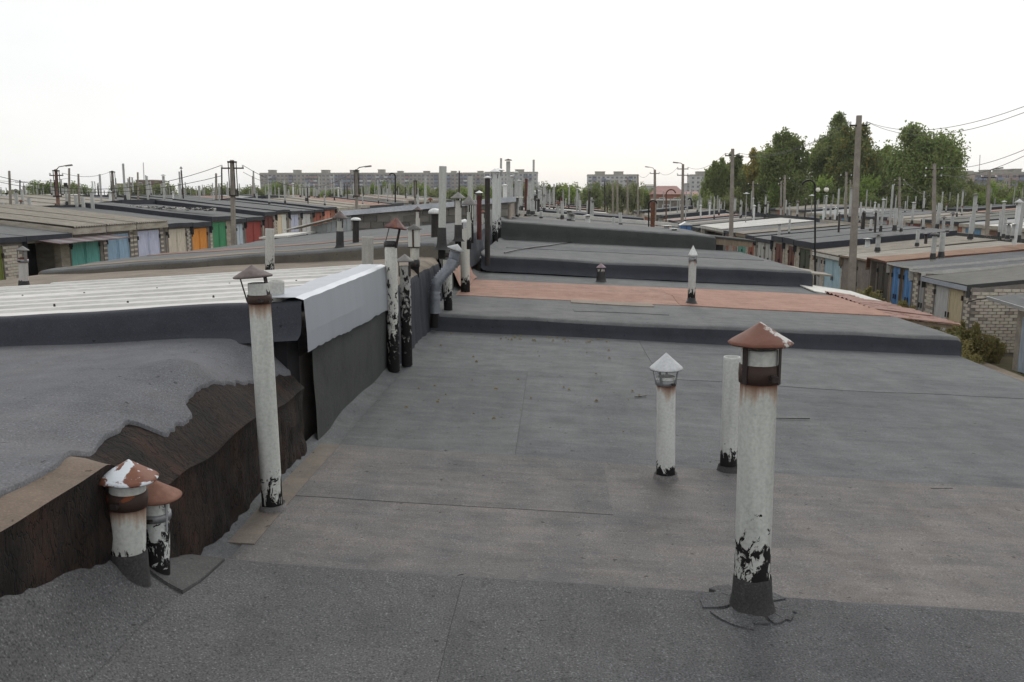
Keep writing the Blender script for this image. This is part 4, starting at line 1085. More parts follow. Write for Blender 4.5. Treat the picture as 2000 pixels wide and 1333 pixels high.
def garage(side, X, Y0, Y1, ze, zr, depth, label, roofm, sidem, group, doors=(), wallm=M_PLASTER, th=.20, over=.15, fascia=None, slate=None,
           bricks=(), detail=True, doorh=2.05, gzv=None, awning=None, dstart=None):
    """side -1: door face looks towards -x ; +1: towards +x.  ze/zr = roof height at face / at back"""
    s = side
    g0 = gzv if gzv is not None else ze - (2.05 if X > 0 else 2.75)
    root = empty('garage', (X - s*depth/2, (Y0+Y1)/2, g0), label, 'garage', group)
    zf = lambda x: ze + (zr-ze)*abs(x-X)/depth
    xb = X - s*depth
    xo = X + s*over
    # roof slab
    ya, yb = Y0+.02, Y1-.0
    m = MB()
    P = [(xo, zf(X) - (zr-ze)*over/depth), (X - s*depth*.5, (ze+zr)/2 + .02), (xb, zr)]
    nseg = 8
    tops = []
    for i in range(nseg+1):
        t = i/nseg; x = xo + (xb-xo)*t; z = (ze - (zr-ze)*over/depth) + (zr - ze + (zr-ze)*over/depth)*t
        tops.append([(x, ya + (yb-ya)*j/4, z + .03*nz(x, ya+j, 3, .5)) for j in range(5)])
    if s > 0: tops = [list(reversed(r)) for r in tops]
    m.grid(tops, 0, False)
    bot = [[(p[0], p[1], p[2]-th) for p in r] for r in tops]
    lowb = [[(p[0], p[1], p[2]-th-.35) for p in r] for r in tops]
    m.grid([list(reversed(r)) for r in bot], 1, False)
    m.grid([bot[0], tops[0]], 1, False); m.grid([tops[-1], bot[-1]], 1, False)
    m.grid([[r[0] for r in tops], [r[0] for r in lowb]], 1, False); m.grid([[r[-1] for r in lowb], [r[-1] for r in tops]], 1, False)
    m.part('roof', [roofm, sidem], root)
    if fascia:
        f0 = ze - (zr-ze)*over/depth - .03
        MB().box(min(xo, xo+s*.03), max(xo, xo+s*.03), ya, yb, f0-th-.08, f0).part('fascia', fascia, root)
    if slate:
        pit = .17
        m = MB(); n = int((yb-ya)/pit)*4; top = []
        for i in range(4):
            t = i/3; x = xo + s*.06 + (xb-xo)*t
            z = (ze - (zr-ze)*(over+.06)/depth) + (zr-ze)*(1+over/depth)*t + .045
            top.append([(x, ya + (yb-ya)*j/n, z + .028*math.cos(j*math.pi/2)) for j in range(n+1)])
        if s > 0: top = [list(reversed(r)) for r in top]
        m.grid(top)
        e_ = top[0]; m.grid([[(p[0], p[1], p[2]-.012) for p in e_], e_], smooth=False)
        e_ = [r[0] for r in top]; m.grid([e_, [(p[0], p[1], p[2]-.03) for p in e_]], smooth=False)
        m.part('slate_sheet', slate, root)
    # walls: piers, lintel, back volume
    wt = ze - th - .02
    m = MB()
    xi = X - s*.25
    def fb(y0, y1, z0, z1): m.box(min(X, xi), max(X, xi), y0, y1, z0, z1)
    dz = [(a, b) for a, b, *_ in doors]
    ys_ = [Y0]; 
    for a, b in dz: ys_ += [a, b]
    ys_ += [Y1]
    for k in range(0, len(ys_), 2):
        if ys_[k+1]-ys_[k] > .01: fb(ys_[k], ys_[k+1], g0-.1, wt)
    dtop = min(g0 + doorh, wt-.05)
    for a, b in dz: fb(a, b, dtop, wt)
    m.box(min(xi, xb), max(xi, xb), Y0+.02, Y0+.14, g0-.1, wt-.02)
    m.box(min(xi, xb), max(xi, xb), Y1-.14, Y1-.02, g0-.1, wt-.02)
    m.box(min(xi, xi-s*.4), max(xi, xi-s*.4), Y0+.15, Y1-.15, g0-.1, g0)
    w_ = m.part('wall', wallm, root)
    for a, b, col, kind in [(d + ('pair',))[:4] for d in doors]:
        xd = X - s*.08
        if kind == 'open':
            MB().box(min(xd-s*.9, xd-s*.86), max(xd-s*.9, xd-s*.86), a, b, g0, dtop).part('interior_shade', M_GAPSHADE, root)  # near-black panel paints the shade behind the open doorway
            continue
        cols_ = col if isinstance(col, list) else [col, col]
        mid = (a+b)/2
        for (u0, u1, cc) in ((a+.02, mid-.012, cols_[0]), (mid+.012, b-.02, cols_[1])):
            mm = MB().box(min(xd, xd+s*.05), max(xd, xd+s*.05), u0, u1, g0+.06, dtop-.02)
            if detail:
                for zz in (g0+.15, dtop-.16): mm.box(min(xd+s*.05, xd+s*.068), max(xd+s*.05, xd+s*.068), u0+.02, u1-.02, zz, zz+.05)
                for uu in (u0+.02, u1-.07): mm.box(min(xd+s*.05, xd+s*.066), max(xd+s*.05, xd+s*.066), uu, uu+.05, g0+.2, dtop-.17)
            leaf = mm.part('door_leaf', dm(cc) if isinstance(cc, tuple) else cc, root)
            if detail:
                hy = u1-.1 if u1 < mid+.0 else u0+.06
                MB().box(min(xd+s*.07, xd+s*.10), max(xd+s*.07, xd+s*.10), hy-.02, hy+.02, g0+1.0, g0+1.18).part('handle', M_STEEL, leaf)
                oy = u0 if u1 < mid else u1
                for zz in (g0+.4, dtop-.4): MB().box(min(xd+s*.05, xd+s*.11), max(xd+s*.05, xd+s*.11), oy-.045, oy+.045, zz, zz+.16).part('hinge', M_STEEL, leaf)
    for (a, b) in bricks:
        brick_face_x(w_, X, s, a, b, max(g0, wt-2.2), wt - .02)
    return root, w_, g0, dtop

GR_R, GR_L = 'garages across the right yard', 'garages across the left yard'
XR, XLF = 13.0, -18.0
yR = lambda px: face_Y(px, XR)
yL = lambda px: face_Y(px, XLF)
DR = 6.75
def g_right(pa, pb, ey, label, doors, **kw):
    Y0, Y1 = yR(pa), yR(pb)
    ym = (Y0+Y1)/2
    ze = kw.pop('ze', None)
    if ze is None: ze = (at_x(pa, ey[0], XR).z + at_x(pb, ey[1], XR).z)/2
    rise = kw.pop('rise', .62)
    dd = [(yR(a), yR(b)) + tuple(r) for a, b, *r in doors]
    bk = [(yR(a), yR(b)) for a, b in kw.pop('bricks', ())]
    return garage(-1, XR, Y0, Y1, ze, ze+rise, DR, label, kw.pop('roofm', G_D), kw.pop('sidem', G_SIDE), GR_R, dd, bricks=bk, gzv=kw.pop('g0', ze-2.0), **kw)
G_GRN = felt('felt_greenish_grey', (.115,.118,.108), (.155,.150,.135), .7, .25, .7, 61)
gr, wr, g0r, _ = g_right(1896, 1808, (574, 543), 'brick corner garage with one white and one yellowed door leaf', [(1881, 1826, [(.50,.42,.28), (.46,.46,.46)])], roofm=G_GRN, sidem=G_SIDE2, fascia=M_FASCIAG, over=.14,
        wallm=M_MORT, bricks=[(1896, 1882), (1825, 1808)], th=.06, ze=-2.64, g0=-4.85, rise=.75, doorh=2.06)
Yc = yR(1896)
brick_face_y(wr, Yc-.03, XR+.02, XR+3.4, -4.75, lambda x: -2.84 + .11*(x-XR))
mm = MB().prism([(XR,Yc-.02,-4.95),(XR+3.5,Yc-.02,-4.95),(XR+3.5,Yc+.02,-4.95),(XR,Yc+.02,-4.95)], [(XR,Yc-.02,-2.76),(XR+3.5,Yc-.02,-2.40),(XR+3.5,Yc+.02,-2.40),(XR,Yc+.02,-2.76)])
mm.part('side_wall', M_MORT, gr)
g_right(1807, 1783, (540, 532), 'narrow garage with grey door between brick corner garage and blue doors', [(1805, 1795, (.36,.36,.36))], bricks=[(1794, 1784)], wallm=M_MORT, roofm=G_C, sidem=M_WROOF, ze=-2.50, g0=-4.8, th=.05, doorh=2.2)
g_right(1782, 1738, (528, 512), 'garage with bright blue doors standing ajar', [(1781, 1764, (.10,.24,.48)), (1763, 1757.5, None, 'open'), (1757, 1742, (.10,.24,.48))], roofm=G_C, sidem=M_WROOF, wallm=M_WOOD, ze=-2.42, g0=-4.75, th=.05, doorh=2.2)
g_right(1737, 1699, (512, 500), 'garage with dark brown doors and a black opening under a sagging rusty roof', [(1736, 1713, (.06,.052,.045)), (1712, 1701, None, 'open')], roofm=felt('felt_rusty_brown', (.17,.10,.07), (.26,.17,.12), .7, .2, .8, 62), sidem=M_RUST, wallm=M_PLASTER, ze=-2.36, g0=-4.7, th=.06, doorh=2.2)
g_right(1698, 1647, (500, 508), 'garage with blank brown rendered front behind the tall pole', [(1676, 1670, (.14,.12,.10))], roofm=M_SLATE, sidem=M_WOOD, wallm=M_PLASTER, ze=-2.46, g0=-4.7, th=.08, doorh=2.1, slate=None)
g_right(1646, 1594, (510, 498), 'garage with peeling light blue doors under tan slate and white fascia', [(1644, 1611, (.33,.47,.54)), (1606, 1596, (.36,.36,.37))], roofm=M_SLATE, sidem=M_WOOD, fascia=M_WSLATE, wallm=M_FASCIA, ze=-2.54, g0=-4.75, th=.08, doorh=2.1, slate=M_SLATE, rise=.7)
g_right(1593, 1556, (482, 480), 'garage with dark green doors, sloping concrete stub above', [(1583, 1562, (.045,.055,.035))], roofm=G_D, wallm=M_FASCIA, ze=-2.14, g0=-4.6, th=.30)
g_right(1555, 1534, (478, 474), 'garage with brown door between cream pillars, nearer of the brown pair', [(1553, 1540, (.12,.045,.035))], roofm=G_D, wallm=M_FASCIA, ze=-2.12, g0=-4.6, th=.30)
g_right(1533, 1511, (474, 468), 'garage with brown mossy door between cream pillars, farther of the brown pair', [(1530, 1515, (.13,.05,.04))], roofm=G_D, wallm=M_FASCIA, ze=-2.12, g0=-4.6, th=.30)
g_right(1510, 1477, (468, 462), 'garage with pale whitewashed double doors', [(1508, 1495, (.42,.42,.41)), (1493, 1480, (.42,.42,.40))], roofm=G_D, wallm=M_PLASTER, ze=-2.40, g0=-4.7)
g_right(1476, 1461, (462, 460), 'garage with rust red door left of the whitewashed ones', [(1474, 1463, (.26,.075,.045))], roofm=G_D, wallm=M_FASCIA, ze=-2.35, g0=-4.6)
g_right(1460, 1441, (458, 456), 'garage with turquoise door under a tan slate canopy', [(1458, 1443, (.08,.26,.21))], roofm=M_SLATE, sidem=M_WOOD, wallm=M_FASCIA, ze=-2.35, g0=-4.6, slate=M_SLATE)
g_right(1440, 1417, (456, 455), 'garage with orange-red door beyond the turquoise one', [(1436, 1421, (.36,.10,.05))], roofm=G_D, wallm=M_PLASTER, ze=-2.35, g0=-4.6)
g_right(1416, 1372, (452, 446), 'garage with open black front under a long pale corrugated roof', [(1414, 1376, None, 'open')], roofm=M_WSLATE, sidem=M_WSLATE, wallm=M_PLASTER, ze=-2.30, g0=-4.7, slate=M_WSLATE)

def g_left(pa, pb, ze, label, doors, **kw):
    Y0, Y1 = yL(pa), yL(pb)
    dd = [(yL(a), yL(b)) + tuple(r) for a, b, *r in doors]
    bk = [(yL(a), yL(b)) for a, b in kw.pop('bricks', ())]
    return garage(1, XLF, Y0, Y1, ze, ze+kw.pop('rise', .72), DR, label, kw.pop('roofm', G_D), kw.pop('sidem', G_SIDE), GR_L, dd, bricks=bk, gzv=kw.pop('g0', ze-2.75), doorh=kw.pop('doorh', 2.58), **kw)
g_left(-60, 47, -1.24, 'brick garage with olive green door at the left edge', [(-30, 8, (0.168,0.196,0.042))], bricks=[(9, 46)], wallm=M_MORT, th=.18, g0=-4.1)
g_left(48, 136, -1.24, 'garage with wide black opening and striped tin awning', [(52, 119, None, 'open')], wallm=M_FASCIA, th=.18, g0=-4.1)
g_left(137, 201, -1.06, 'garage with turquoise double doors on the left', [(139, 195, (0.140,0.462,0.420))], bricks=[(196, 201)], wallm=M_MORT, roofm=M_SLATE, sidem=M_FASCIA, fascia=M_FASCIA, slate=M_SLATE, th=.14, g0=-4.05)
g_left(202, 260, -1.05, 'garage with steel blue double doors on the left', [(209, 253, (0.280,0.420,0.560))], bricks=[(202, 208), (254, 260)], wallm=M_MORT, roofm=M_SLATE, sidem=M_FASCIA, fascia=M_FASCIA, slate=M_SLATE, th=.14, g0=-4.0)
g_left(261, 322, -1.04, 'garage with lilac grey double doors on the left', [(269, 312, (0.532,0.560,0.720))], bricks=[(261, 268), (313, 319)], wallm=M_MORT, roofm=M_SLATE, sidem=M_FASCIA, fascia=M_FASCIA, slate=M_SLATE, th=.14, g0=-3.95)
g_left(323, 371, -1.14, 'garage with cream plank doors on the left', [(328, 363, (0.616,0.560,0.462))], bricks=[(364, 371)], wallm=M_MORT, th=.2, g0=-3.9)
g_left(372, 408, -1.16, 'garage with bright orange doors', [(374, 404, (0.720,0.280,0.042))], bricks=[(405, 408)], wallm=M_MORT, th=.24, g0=-3.9)
g_left(409, 450, -.92, 'garage with emerald green doors beside the concrete pole', [(414, 441, (0.042,0.252,0.112))], wallm=M_FASCIA, th=.24, g0=-3.8, bricks=[(409, 413)])
g_left(451, 476, -1.10, 'garage with pale blue door right of the concrete pole', [(461, 474, (0.504,0.588,0.658))], wallm=M_PLASTER, th=.24, g0=-3.75)
g_left(477, 512, -1.06, 'garage with crimson doors under a thin tin strip', [(479, 510, (0.308,0.042,0.035))], wallm=M_PLASTER, th=.22, g0=-3.7)
g_left(513, 537, -.80, 'garage with dark maroon door', [(515, 534, (0.140,0.031,0.025))], wallm=M_FASCIA, th=.22, g0=-3.65)
g_left(538, 563, -.72, 'garage with cream and white door leaves', [(541, 560, [(0.700,0.588,0.420), (0.672,0.672,0.616)])], wallm=M_MORT, bricks=[(535, 540)], th=.18, g0=-3.6)
g_left(564, 587, -.82, 'garage with pale lilac doors beyond the cream ones', [(568, 584, (0.532,0.560,0.700))], wallm=M_FASCIA, th=.18, g0=-3.6)
g_left(588, 611, -.84, 'garage with light grey doors before the red brick ones', [(590, 607, (0.560,0.560,0.560))], wallm=M_PLASTER, th=.18, g0=-3.6)
g_left(612, 630, -.80, 'garage with brick-red door and red brick front', [(613, 626, (0.336,0.084,0.049))], wallm=M_REDW, th=.2, g0=-3.6)
g_left(631, 655, -.66, 'garage with salmon door in a red brick front', [(634, 646, (0.588,0.224,0.154))], wallm=M_REDW, th=.2, g0=-3.5)
# striped tin awning in front of the black opening
e = empty('awning', (XLF+.6, yL(90), -1.9), 'striped maroon and grey tin awning over the black opening', 'awning')
ya, yb = yL(70), yL(212)
for k in range(9):
    a = ya + (yb-ya)*k/9; b = ya + (yb-ya)*(k+1)/9
    MB().slab([(XLF+.05, a+.01, -1.42), (XLF+1.1, a-.3, -1.52), (XLF+1.1, b-.31, -1.52), (XLF+.05, b, -1.42)], .03).part('panel', [plain('maroon_tin', (.085,.055,.058), .6, 0, .2, 3), plain('grey_tin', (.16,.14,.145), .6, 0, .2, 3)][k % 2] if k < 2 else bpy.data.materials[('maroon_tin', 'grey_tin')[k % 2]], e)

# corner of the garage at the right edge with its tin canopy
e = empty('garage', (14.8, 22.5, -4.85), 'garage at the right edge with pale blue door and sloping tin canopy', 'garage', GR_R)
p1, p2 = at_y(1987, 640, 23.6), at_y(2030, 640, 22.0)
MB().box(13.36, 18, 20.5, 24.0, -5.0, -3.15).part('wall', plain('stained_render', (.30,.27,.23), .95, 0, .3, 2), e)
MB().box(13.29, 13.355, 20.8, 23.6, -4.85, -3.3).part('door_leaf', dm((.34,.40,.48)), e)
MB().slab([(12.45, 24.0, -2.76), (13.15, 20.5, -3.10), (17.5, 20.5, -2.6), (17.0, 24.0, -2.45)], .05).part('roof', G_D, e)
MB().bar((12.45, 24.02, -2.80), (13.15, 20.5, -3.14), .03, .09).part('gutter', M_GALV, e)
MB().tube([(12.5, 24.0, -2.82), (12.2, 24.05, -2.86), (12.0, 24.1, -2.93), (11.95, 24.1, -3.0)], .02, 6).part('bracket', M_STEEL, e)

# ------------------------------------------------------------------ procedural rest of the garage rows
FARG = 'far garages in rows across the co-operative'
rf = random.Random(99)
roofms = [G_D, G_D, G_C, G_L1, G_GRN, M_SLATEG, M_SLATE, G_BRN, M_WSLATE, G_OR]
sidems = [G_SIDE, G_SIDE, G_SIDE2, G_SIDE]
walls_ = [M_PLASTER, M_FASCIA, M_BR[0], M_BR[1], M_REDW, M_CONCG]
doorcs = [(.22,.05,.04), (.30,.32,.34), (.10,.22,.35), (.08,.20,.12), (.40,.38,.33), (.13,.06,.04), (.30,.20,.12), (.35,.40,.46)]
n_far = 0
stuff_roofs = MB(); stuff_sides = MB()
far_specs = []
pipe_spots = []
def add_row(xf, s, xb, Ya, Yb, ef, zr_off, wmin=3.3, wmax=4.4, pp=1.25):
    """xf face x, s face direction, xb back x (ridge)"""
    y = Ya; base = 0; mt = rf.choice(roofms)
    while y < Yb:
        w_ = rf.uniform(wmin, wmax)
        if rf.random() < .55: base = rf.choice((-.16, -.08, 0, .08, .16, .24)); mt = rf.choice(roofms)
        ze = ef(y) + base; zr = ze + zr_off
        far_specs.append((y, y+w_, xf, xb, s, ze, zr, mt))
        n = 0
        while rf.random() < pp/(1+n) and n < 3:
            t = rf.choice((rf.uniform(.02, .10), rf.uniform(.02, .3), rf.uniform(.3, .95)))
            px_ = xb + (xf-xb)*t
            pipe_spots.append((px_, y + rf.uniform(.2, w_-.2), zr + (ze-zr)*t))
            n += 1
        y += w_
Ymax_r, Ymax_l = 132, 150
# remaining stretches of named rows
add_row(XLF, 1, XLF-DR, yL(655), Ymax_l, eave_left, .72)
add_row(XLF, 1, XLF-DR, 12.0, yL(-60)-3.6, eave_left, .72)
add_row(XR, -1, XR+DR, yR(1371), Ymax_r, eave_right, .66)
add_row(XLF-2*DR, -1, XLF-DR, 24, Ymax_l, eave_left, .72)
add_row(XR+2*DR, 1, XR+DR, 27, Ymax_r, lambda y: eave_right(y)+.1, .62)
# spine row beyond roof F
def ef_r(y): return -1.38 + .003*(y-28)
def ef_l(y): return -1.12 + .002*(y-28)
add_row(4.9, 1, -1.5, 36.9, 150, ef_r, .50, 3.3, 5.4, 1.9)
add_row(-7.6, -1, -1.45, 31.2, 150, ef_l, .48, 3.3, 4.4, 1.4)
# other rows, yards 8 m wide between
xx = XLF-2*DR-8.5; k = 0
while xx > -118:
    add_row(xx, 1, xx-DR, max(20, -xx*1.2-5), Ymax_l, lambda y, k=k: eave_left(y)+.12+.03*k, .62, pp=1.25)
    add_row(xx-2*DR, -1, xx-DR, max(20, -xx*1.2-5), Ymax_l, lambda y, k=k: eave_left(y)+.12+.03*k, .62, pp=1.25)
    xx -= 2*DR+8.5; k += 1
xx = XR+2*DR+8.0; k = 0
while xx < 84:
    add_row(xx, -1, xx+DR, max(24, xx*1.45-5), Ymax_r, lambda y, k=k: eave_right(y)+.28+.16*k, .55, pp=1.0)
    add_row(xx+2*DR, 1, xx+DR, max(24, xx*1.45-5), Ymax_r, lambda y, k=k: eave_right(y)+.28+.16*k, .55, pp=1.0)
    xx += 2*DR+8.0; k += 1
def in_view(x, y, mrg=.04):
    c, s_ = math.cos(YAW), math.sin(YAW); a = x*c+y*s_; b = -x*s_+y*c
    return b > 1 and abs(a)/b < .625*.99 + mrg + (.16 if y < 32 and mrg > 0 else 0)
far_specs = [f for f in far_specs if in_view(f[2], f[1]) or in_view(f[3], f[1])]
far_specs.sort(key=lambda f: f[0] + abs(f[2])*.3)
def far_mesh(mr, ms, mw, f, i):
    y0, y1, xf, xb, s, ze, zr, mt = f
    xo = xf + s*.3; zo = ze - .03
    q = [(xo, y0+.01, zo), (xb, y0+.01, zr), (xb, y1-.01, zr), (xo, y1-.01, zo)]
    if s > 0: q = [q[1], q[0], q[3], q[2]]
    dz_ = .28
    k = len(mr.v)
    low = [(p[0], p[1], p[2]-(dz_+.3 if abs(p[0]-xb) < .01 else dz_)) for p in q]
    mr.add(q + low, [(0,1,2,3), (4,7,6,5)], 0)
    mr.add(q + low, [(0,4,5,1), (1,5,6,2), (2,6,7,3), (3,7,4,0)], 1)
    g0 = ze-2.5
    mw.box(min(xf, xf-s*.3), max(xf, xf-s*.3), y0+.02, y1-.02, g0-.3, ze-.2)
    mw.box(min(xf-s*.3, xb), max(xf-s*.3, xb), y0+.05, y0+.2, g0-.3, ze-.2)
NF = 0
rest = {}
for i, f in enumerate(far_specs):
    y0, y1, xf, xb, s, ze, zr, mt = f
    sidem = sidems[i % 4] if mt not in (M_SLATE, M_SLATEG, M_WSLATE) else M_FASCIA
    if i < 262:
        faces_us = (s > 0 and xf < 0) or (s < 0 and xf > 0)
        hero = xf in (4.9, -7.6)
        lab = ('garage of the camera row beyond the jutting board, seen as low stepped felt roofs' if hero else
               ('distant garage across the left yards, flat roof under a thicket of vent pipes' if xf < 0 else 'distant garage across the right yards, flat roof under a thicket of vent pipes'))
        kindw = {'felt_pale_grey': 'grey felt', 'felt_weathered_grey': 'mottled grey felt', 'felt_blue_grey': 'bluish felt', 'felt_greenish_grey': 'greenish felt', 'grey_corrugated_slate': 'grey slate',
                 'tan_corrugated_slate': 'tan slate', 'felt_beige_brown': 'beige felt', 'pale_corrugated_slate': 'whitish slate', 'felt_terracotta': 'terracotta felt'}[mt.name]
        band = 'nearest' if y0 < 60 else ('middle' if y0 < 95 else 'farthest')
        if hero: lab = 'low garage of the camera row, %s roof, %s of the stepped ones' % (kindw, band)
        else: lab = 'distant garage with %s roof across the %s yards, %s stretch' % (kindw, 'left' if xf < 0 else 'right', band)
        root = empty('garage', ((xf+xb)/2, (y0+y1)/2, ze-2.5), lab, 'garage', 'far garages, %s roof, %s, %s' % (kindw, 'camera row' if hero else ('left' if xf < 0 else 'right'), band))
        a, b = MB(), MB(); far_mesh(a, None, b, f, i)
        a.part('roof', [mt, sidem], root); b.part('wall', walls_[(i*7+int(y0)) % 6], root)
        if faces_us and y0 < 110:
            c = rf.choice(doorcs); cx = (y0+y1)/2
            for u in (-1, 1):
                MB().box(min(xf, xf+s*.04), max(xf, xf+s*.04), cx + (u-1)*.62 + .01, cx + (u+1)*.62 - .01, ze-2.45, ze-.42).part('door_leaf', dm(c), root)
    else:
        key = (mt.name, sidem.name)
        if key not in rest: rest[key] = (MB(), mt, sidem)
        far_mesh(rest[key][0], None, stuff_sides, f, i)
allr = MB(); mats_all = []
for (mbx, mt, sm_) in rest.values():
    k = len(mats_all); mats_all += [mt, sm_]
    base = len(allr.v); allr.v += mbx.v
    allr.f += [tuple(q+base for q in f) for f in mbx.f]; allr.m += [k+q for q in mbx.m]; allr.sm += mbx.sm
if allr.v:
    k = len(mats_all); mats_all.append(M_PLASTER); base = len(allr.v)
    allr.v += stuff_sides.v; allr.f += [tuple(q+base for q in f) for f in stuff_sides.f]; allr.m += [k]*len(stuff_sides.f); allr.sm += stuff_sides.sm
    allr.top('far_garages', mats_all, (0, 120, -4), 'farthest garages merging into one low band of roofs before the trees', None, None, 'stuff')

# the two roofs right behind roof F
gG = empty('garage', (1.5, 31.5, gz(1.5, 31.5)), 'garage with tan striped slate roof and several stub pipes beyond the tallest riser', 'garage', GR_OUR)
MB().slab([(-1.4, 28.3, -.66), (4.9, 28.3, -1.12), (4.9, 33.9, -1.15), (-1.4, 33.9, -.70)], .2).part('roof', felt('felt_tan_grey', (.15,.14,.125), (.20,.185,.165), .6, .2, .8, 71), gG)
MB().box(-1.3, 4.8, 28.4, 33.8, -4.5, -1.4).part('wall', M_MORT, gG)
gH = empty('garage', (1.5, 35.4, gz(1.5, 35.4)), 'garage with white edged roof crossing the camera row', 'garage', GR_OUR)
MB().slab([(-1.4, 33.95, -.50), (5.1, 33.95, -1.02), (5.1, 36.9, -1.02), (-1.4, 36.9, -.52)], .03).part('roof', G_D, gH)
MB().slab([(-1.4, 33.90, -.48), (5.1, 33.90, -1.00), (5.1, 34.15, -1.00), (-1.4, 34.15, -.48)], .12).part('edge_board', M_WSLATE, gH)
MB().box(-1.3, 4.8, 34.0, 36.8, -4.5, -1.2).part('wall', M_MORT, gH)

# ------------------------------------------------------------------ far vent pipes
def far_pipe_mesh(name, h, r, mat, cap, capm=None, foot=None):
    m = MB()
    m.lathe([(r, -.2), (r, h), (r*.7, h), (r*.7, h-.2)], n=10, mi=0)
    if foot: m.lathe([(r*1.35, -.1), (r*1.12, foot*.6), (r*1.04, foot)], n=10, mi=2)
    if cap == 'cone': m.lathe([(.0005, h+.20), (r*2.1, h+.09), (r*2.0, h+.08), (.0005, h+.17)], n=12, mi=1); m.lathe([(r*.5, h-.05), (r*.5, h+.12)], n=6, mi=1)
    elif cap == 'flat': m.lathe([(.0005, h+.09), (r*1.8, h+.05), (r*1.8, h+.03), (.0005, h+.03)], n=10, mi=1)
    elif cap == 'box': m.box(-r*1.4, r*1.4, -r*1.4, r*1.4, h-.02, h+.16, 1)
    return m.mesh(name, [mat, capm or M_CAPGR, M_TAR])
FP = []
for nm, h, r, mt, cp, cm_, ft in [
  ('a', 1.15, .062, M_PIPEF, None, None, .15), ('b', 1.5, .062, M_PIPEF, 'flat', M_CAPWH, .2), ('c', .85, .08, M_PIPEF, 'cone', M_CAPGR, .15),
  ('d', 1.9, .065, M_PIPEF, None, None, .3), ('e', 1.0, .085, M_PIPEW, 'cone', M_CAPWH, None), ('f', 1.3, .055, M_PIPED, 'cone', M_CAPGR, None),
  ('g', 1.7, .085, M_PIPEF, 'flat', M_CAPGR, .3), ('h', .6, .07, M_PIPEF, 'cone', M_CAPBR, .1), ('i', 1.2, .06, M_PIPER, None, None, None),
  ('j', 2.3, .06, M_PIPEF, None, None, .3), ('k', 1.35, .09, M_PIPEF, None, None, .25), ('l', .9, .06, M_PIPEF, 'box', M_PIPED, .2)]:
    FP.append((far_pipe_mesh('vent_pipe', h, r, mt, cp, cm_, ft), mt, cp, h))
WGT = [9, 8, 7, 8, 5, 2, 7, 4, 1, 4, 8, 3]
rp = random.Random(5)
def pipe_label(mt, cp, side):
    w1 = {M_PIPEF: 'pale grey', M_PIPEW: 'white', M_PIPED: 'black', M_PIPER: 'dark red', M_PIPEB: 'light blue'}[mt]
    w2 = {None: 'without cap', 'cone': 'with cone cap', 'flat': 'with flat cap', 'box': 'with boxy dark head'}[cp]
    return '%s vent pipe %s on distant roofs %s' % (w1, w2, side)
def add_pipe(x, y, z, k=None, sc_=1.0, label=None, group=None):
    me, mt, cp, h = rp.choices(FP, WGT)[0] if k is None else FP[k]
    o = bpy.data.objects.new('vent_pipe', me); place(o, None, (x, y, z))
    o.rotation_euler = (rp.gauss(0, .015), rp.gauss(0, .015), rp.uniform(0, 6.3)); o.scale = (1, 1, sc_)
    side = 'left of centre' if x < -8 else ('right of centre' if x > 8 else 'along the camera row')
    lb = label or pipe_label(mt, cp, side)
    return tag(o, lb, 'vent pipe', group or ('distant vent pipes, ' + lb.split(' on distant')[0] + ', ' + side))
pipe_spots = [p for p in pipe_spots if in_view(p[0], p[1], .0)]
pipe_spots.sort(key=lambda p: p[1])
SP = MB(); mats_sp = [M_PIPEF, M_PIPED, M_CAPGR]
cnt = 0
# hand-placed ones on the right-hand roofs, photo pixels: x, base y, top y, variety, Y
HAND = [(1694, 482, 466, 4, 29.5), (1714, 488, 457, 2, 29.0), (1791, 478, 448, 0, 30.5), (1808, 474, 456, 5, 31), (1822, 502, 455, 2, 28.5), (1838, 500, 453, 10, 28.7),
        (1895, 464, 424, 10, 33), (1982, 466, 392, 4, 33), (1968, 464, 436, 2, 33.5), (1960, 462, 424, 0, 34), (1977, 464, 438, 1, 33), (1930, 464, 460, 7, 32),
        (1850, 452, 440, 7, 37), (1720, 449, 390, 1, 42), (1747, 448, 405, 10, 42), (1760, 450, 420, 0, 42), (1700, 450, 428, 9, 41), (1709, 450, 412, 5, 42), (1781, 436, 396, 1, 48), (1830, 447, 395, 10, 44),
        (1803, 446, 425, 0, 44), (1521, 463, 438, 6, 50), (1541, 458, 428, 3, 51), (1638, 450, 415, 5, 47), (1683, 444, 412, 5, 46), (1687, 444, 414, 5, 46),
        (1057, 425, 412, 0, 31), (1098, 426, 392, 3, 31), (1112, 431, 412, 6, 30), (1118, 433, 418, 2, 30), (1148, 436, 420, 4, 30), (1198, 440, 424, 0, 29.5), (1212, 440, 415, 3, 31), (1097, 416, 385, 8, 40), (1040, 417, 392, 10, 33), (1033, 416, 383, 10, 33.5), (1027, 412, 347, 8, 36), (1019, 412, 352, 3, 36), (1032, 412, 354, 3, 37), (1045, 406, 380, 5, 40), (1052, 408, 388, 5, 38),
        (995, 428, 418, 4, 27), (1000, 431, 424, 4, 26), (1010, 425, 385, 9, 30), (1302, 447, 441, 4, 27), (1317, 453, 447, 4, 25.5),
        (557, 398, 352, 9, 55), (526, 398, 377, 3, 55), (290, 400, 343, 9, 50), (182, 416, 375, 10, 42), (164, 414, 384, 10, 42), (150, 412, 381, 10, 42), (60, 416, 386, 10, 40), (43, 418, 392, 7, 40), (110, 412, 398, 7, 42), (130, 414, 396, 2, 42), (8, 418, 395, 0, 40), (358, 386, 327, 5, 62)]
LBH = {4: 'white vent pipe with cone cap', 2: 'pale vent pipe with grey cone cap', 0: 'plain pale vent pipe', 5: 'black vent pipe with cap', 10: 'stout pale vent pipe', 7: 'low vent pipe with rusty cap', 1: 'tall pale vent pipe with flat cap', 3: 'tall plain vent pipe', 6: 'stout vent pipe with flat grey cap', 8: 'dark red vent pipe', 9: 'very tall pale vent pipe'}
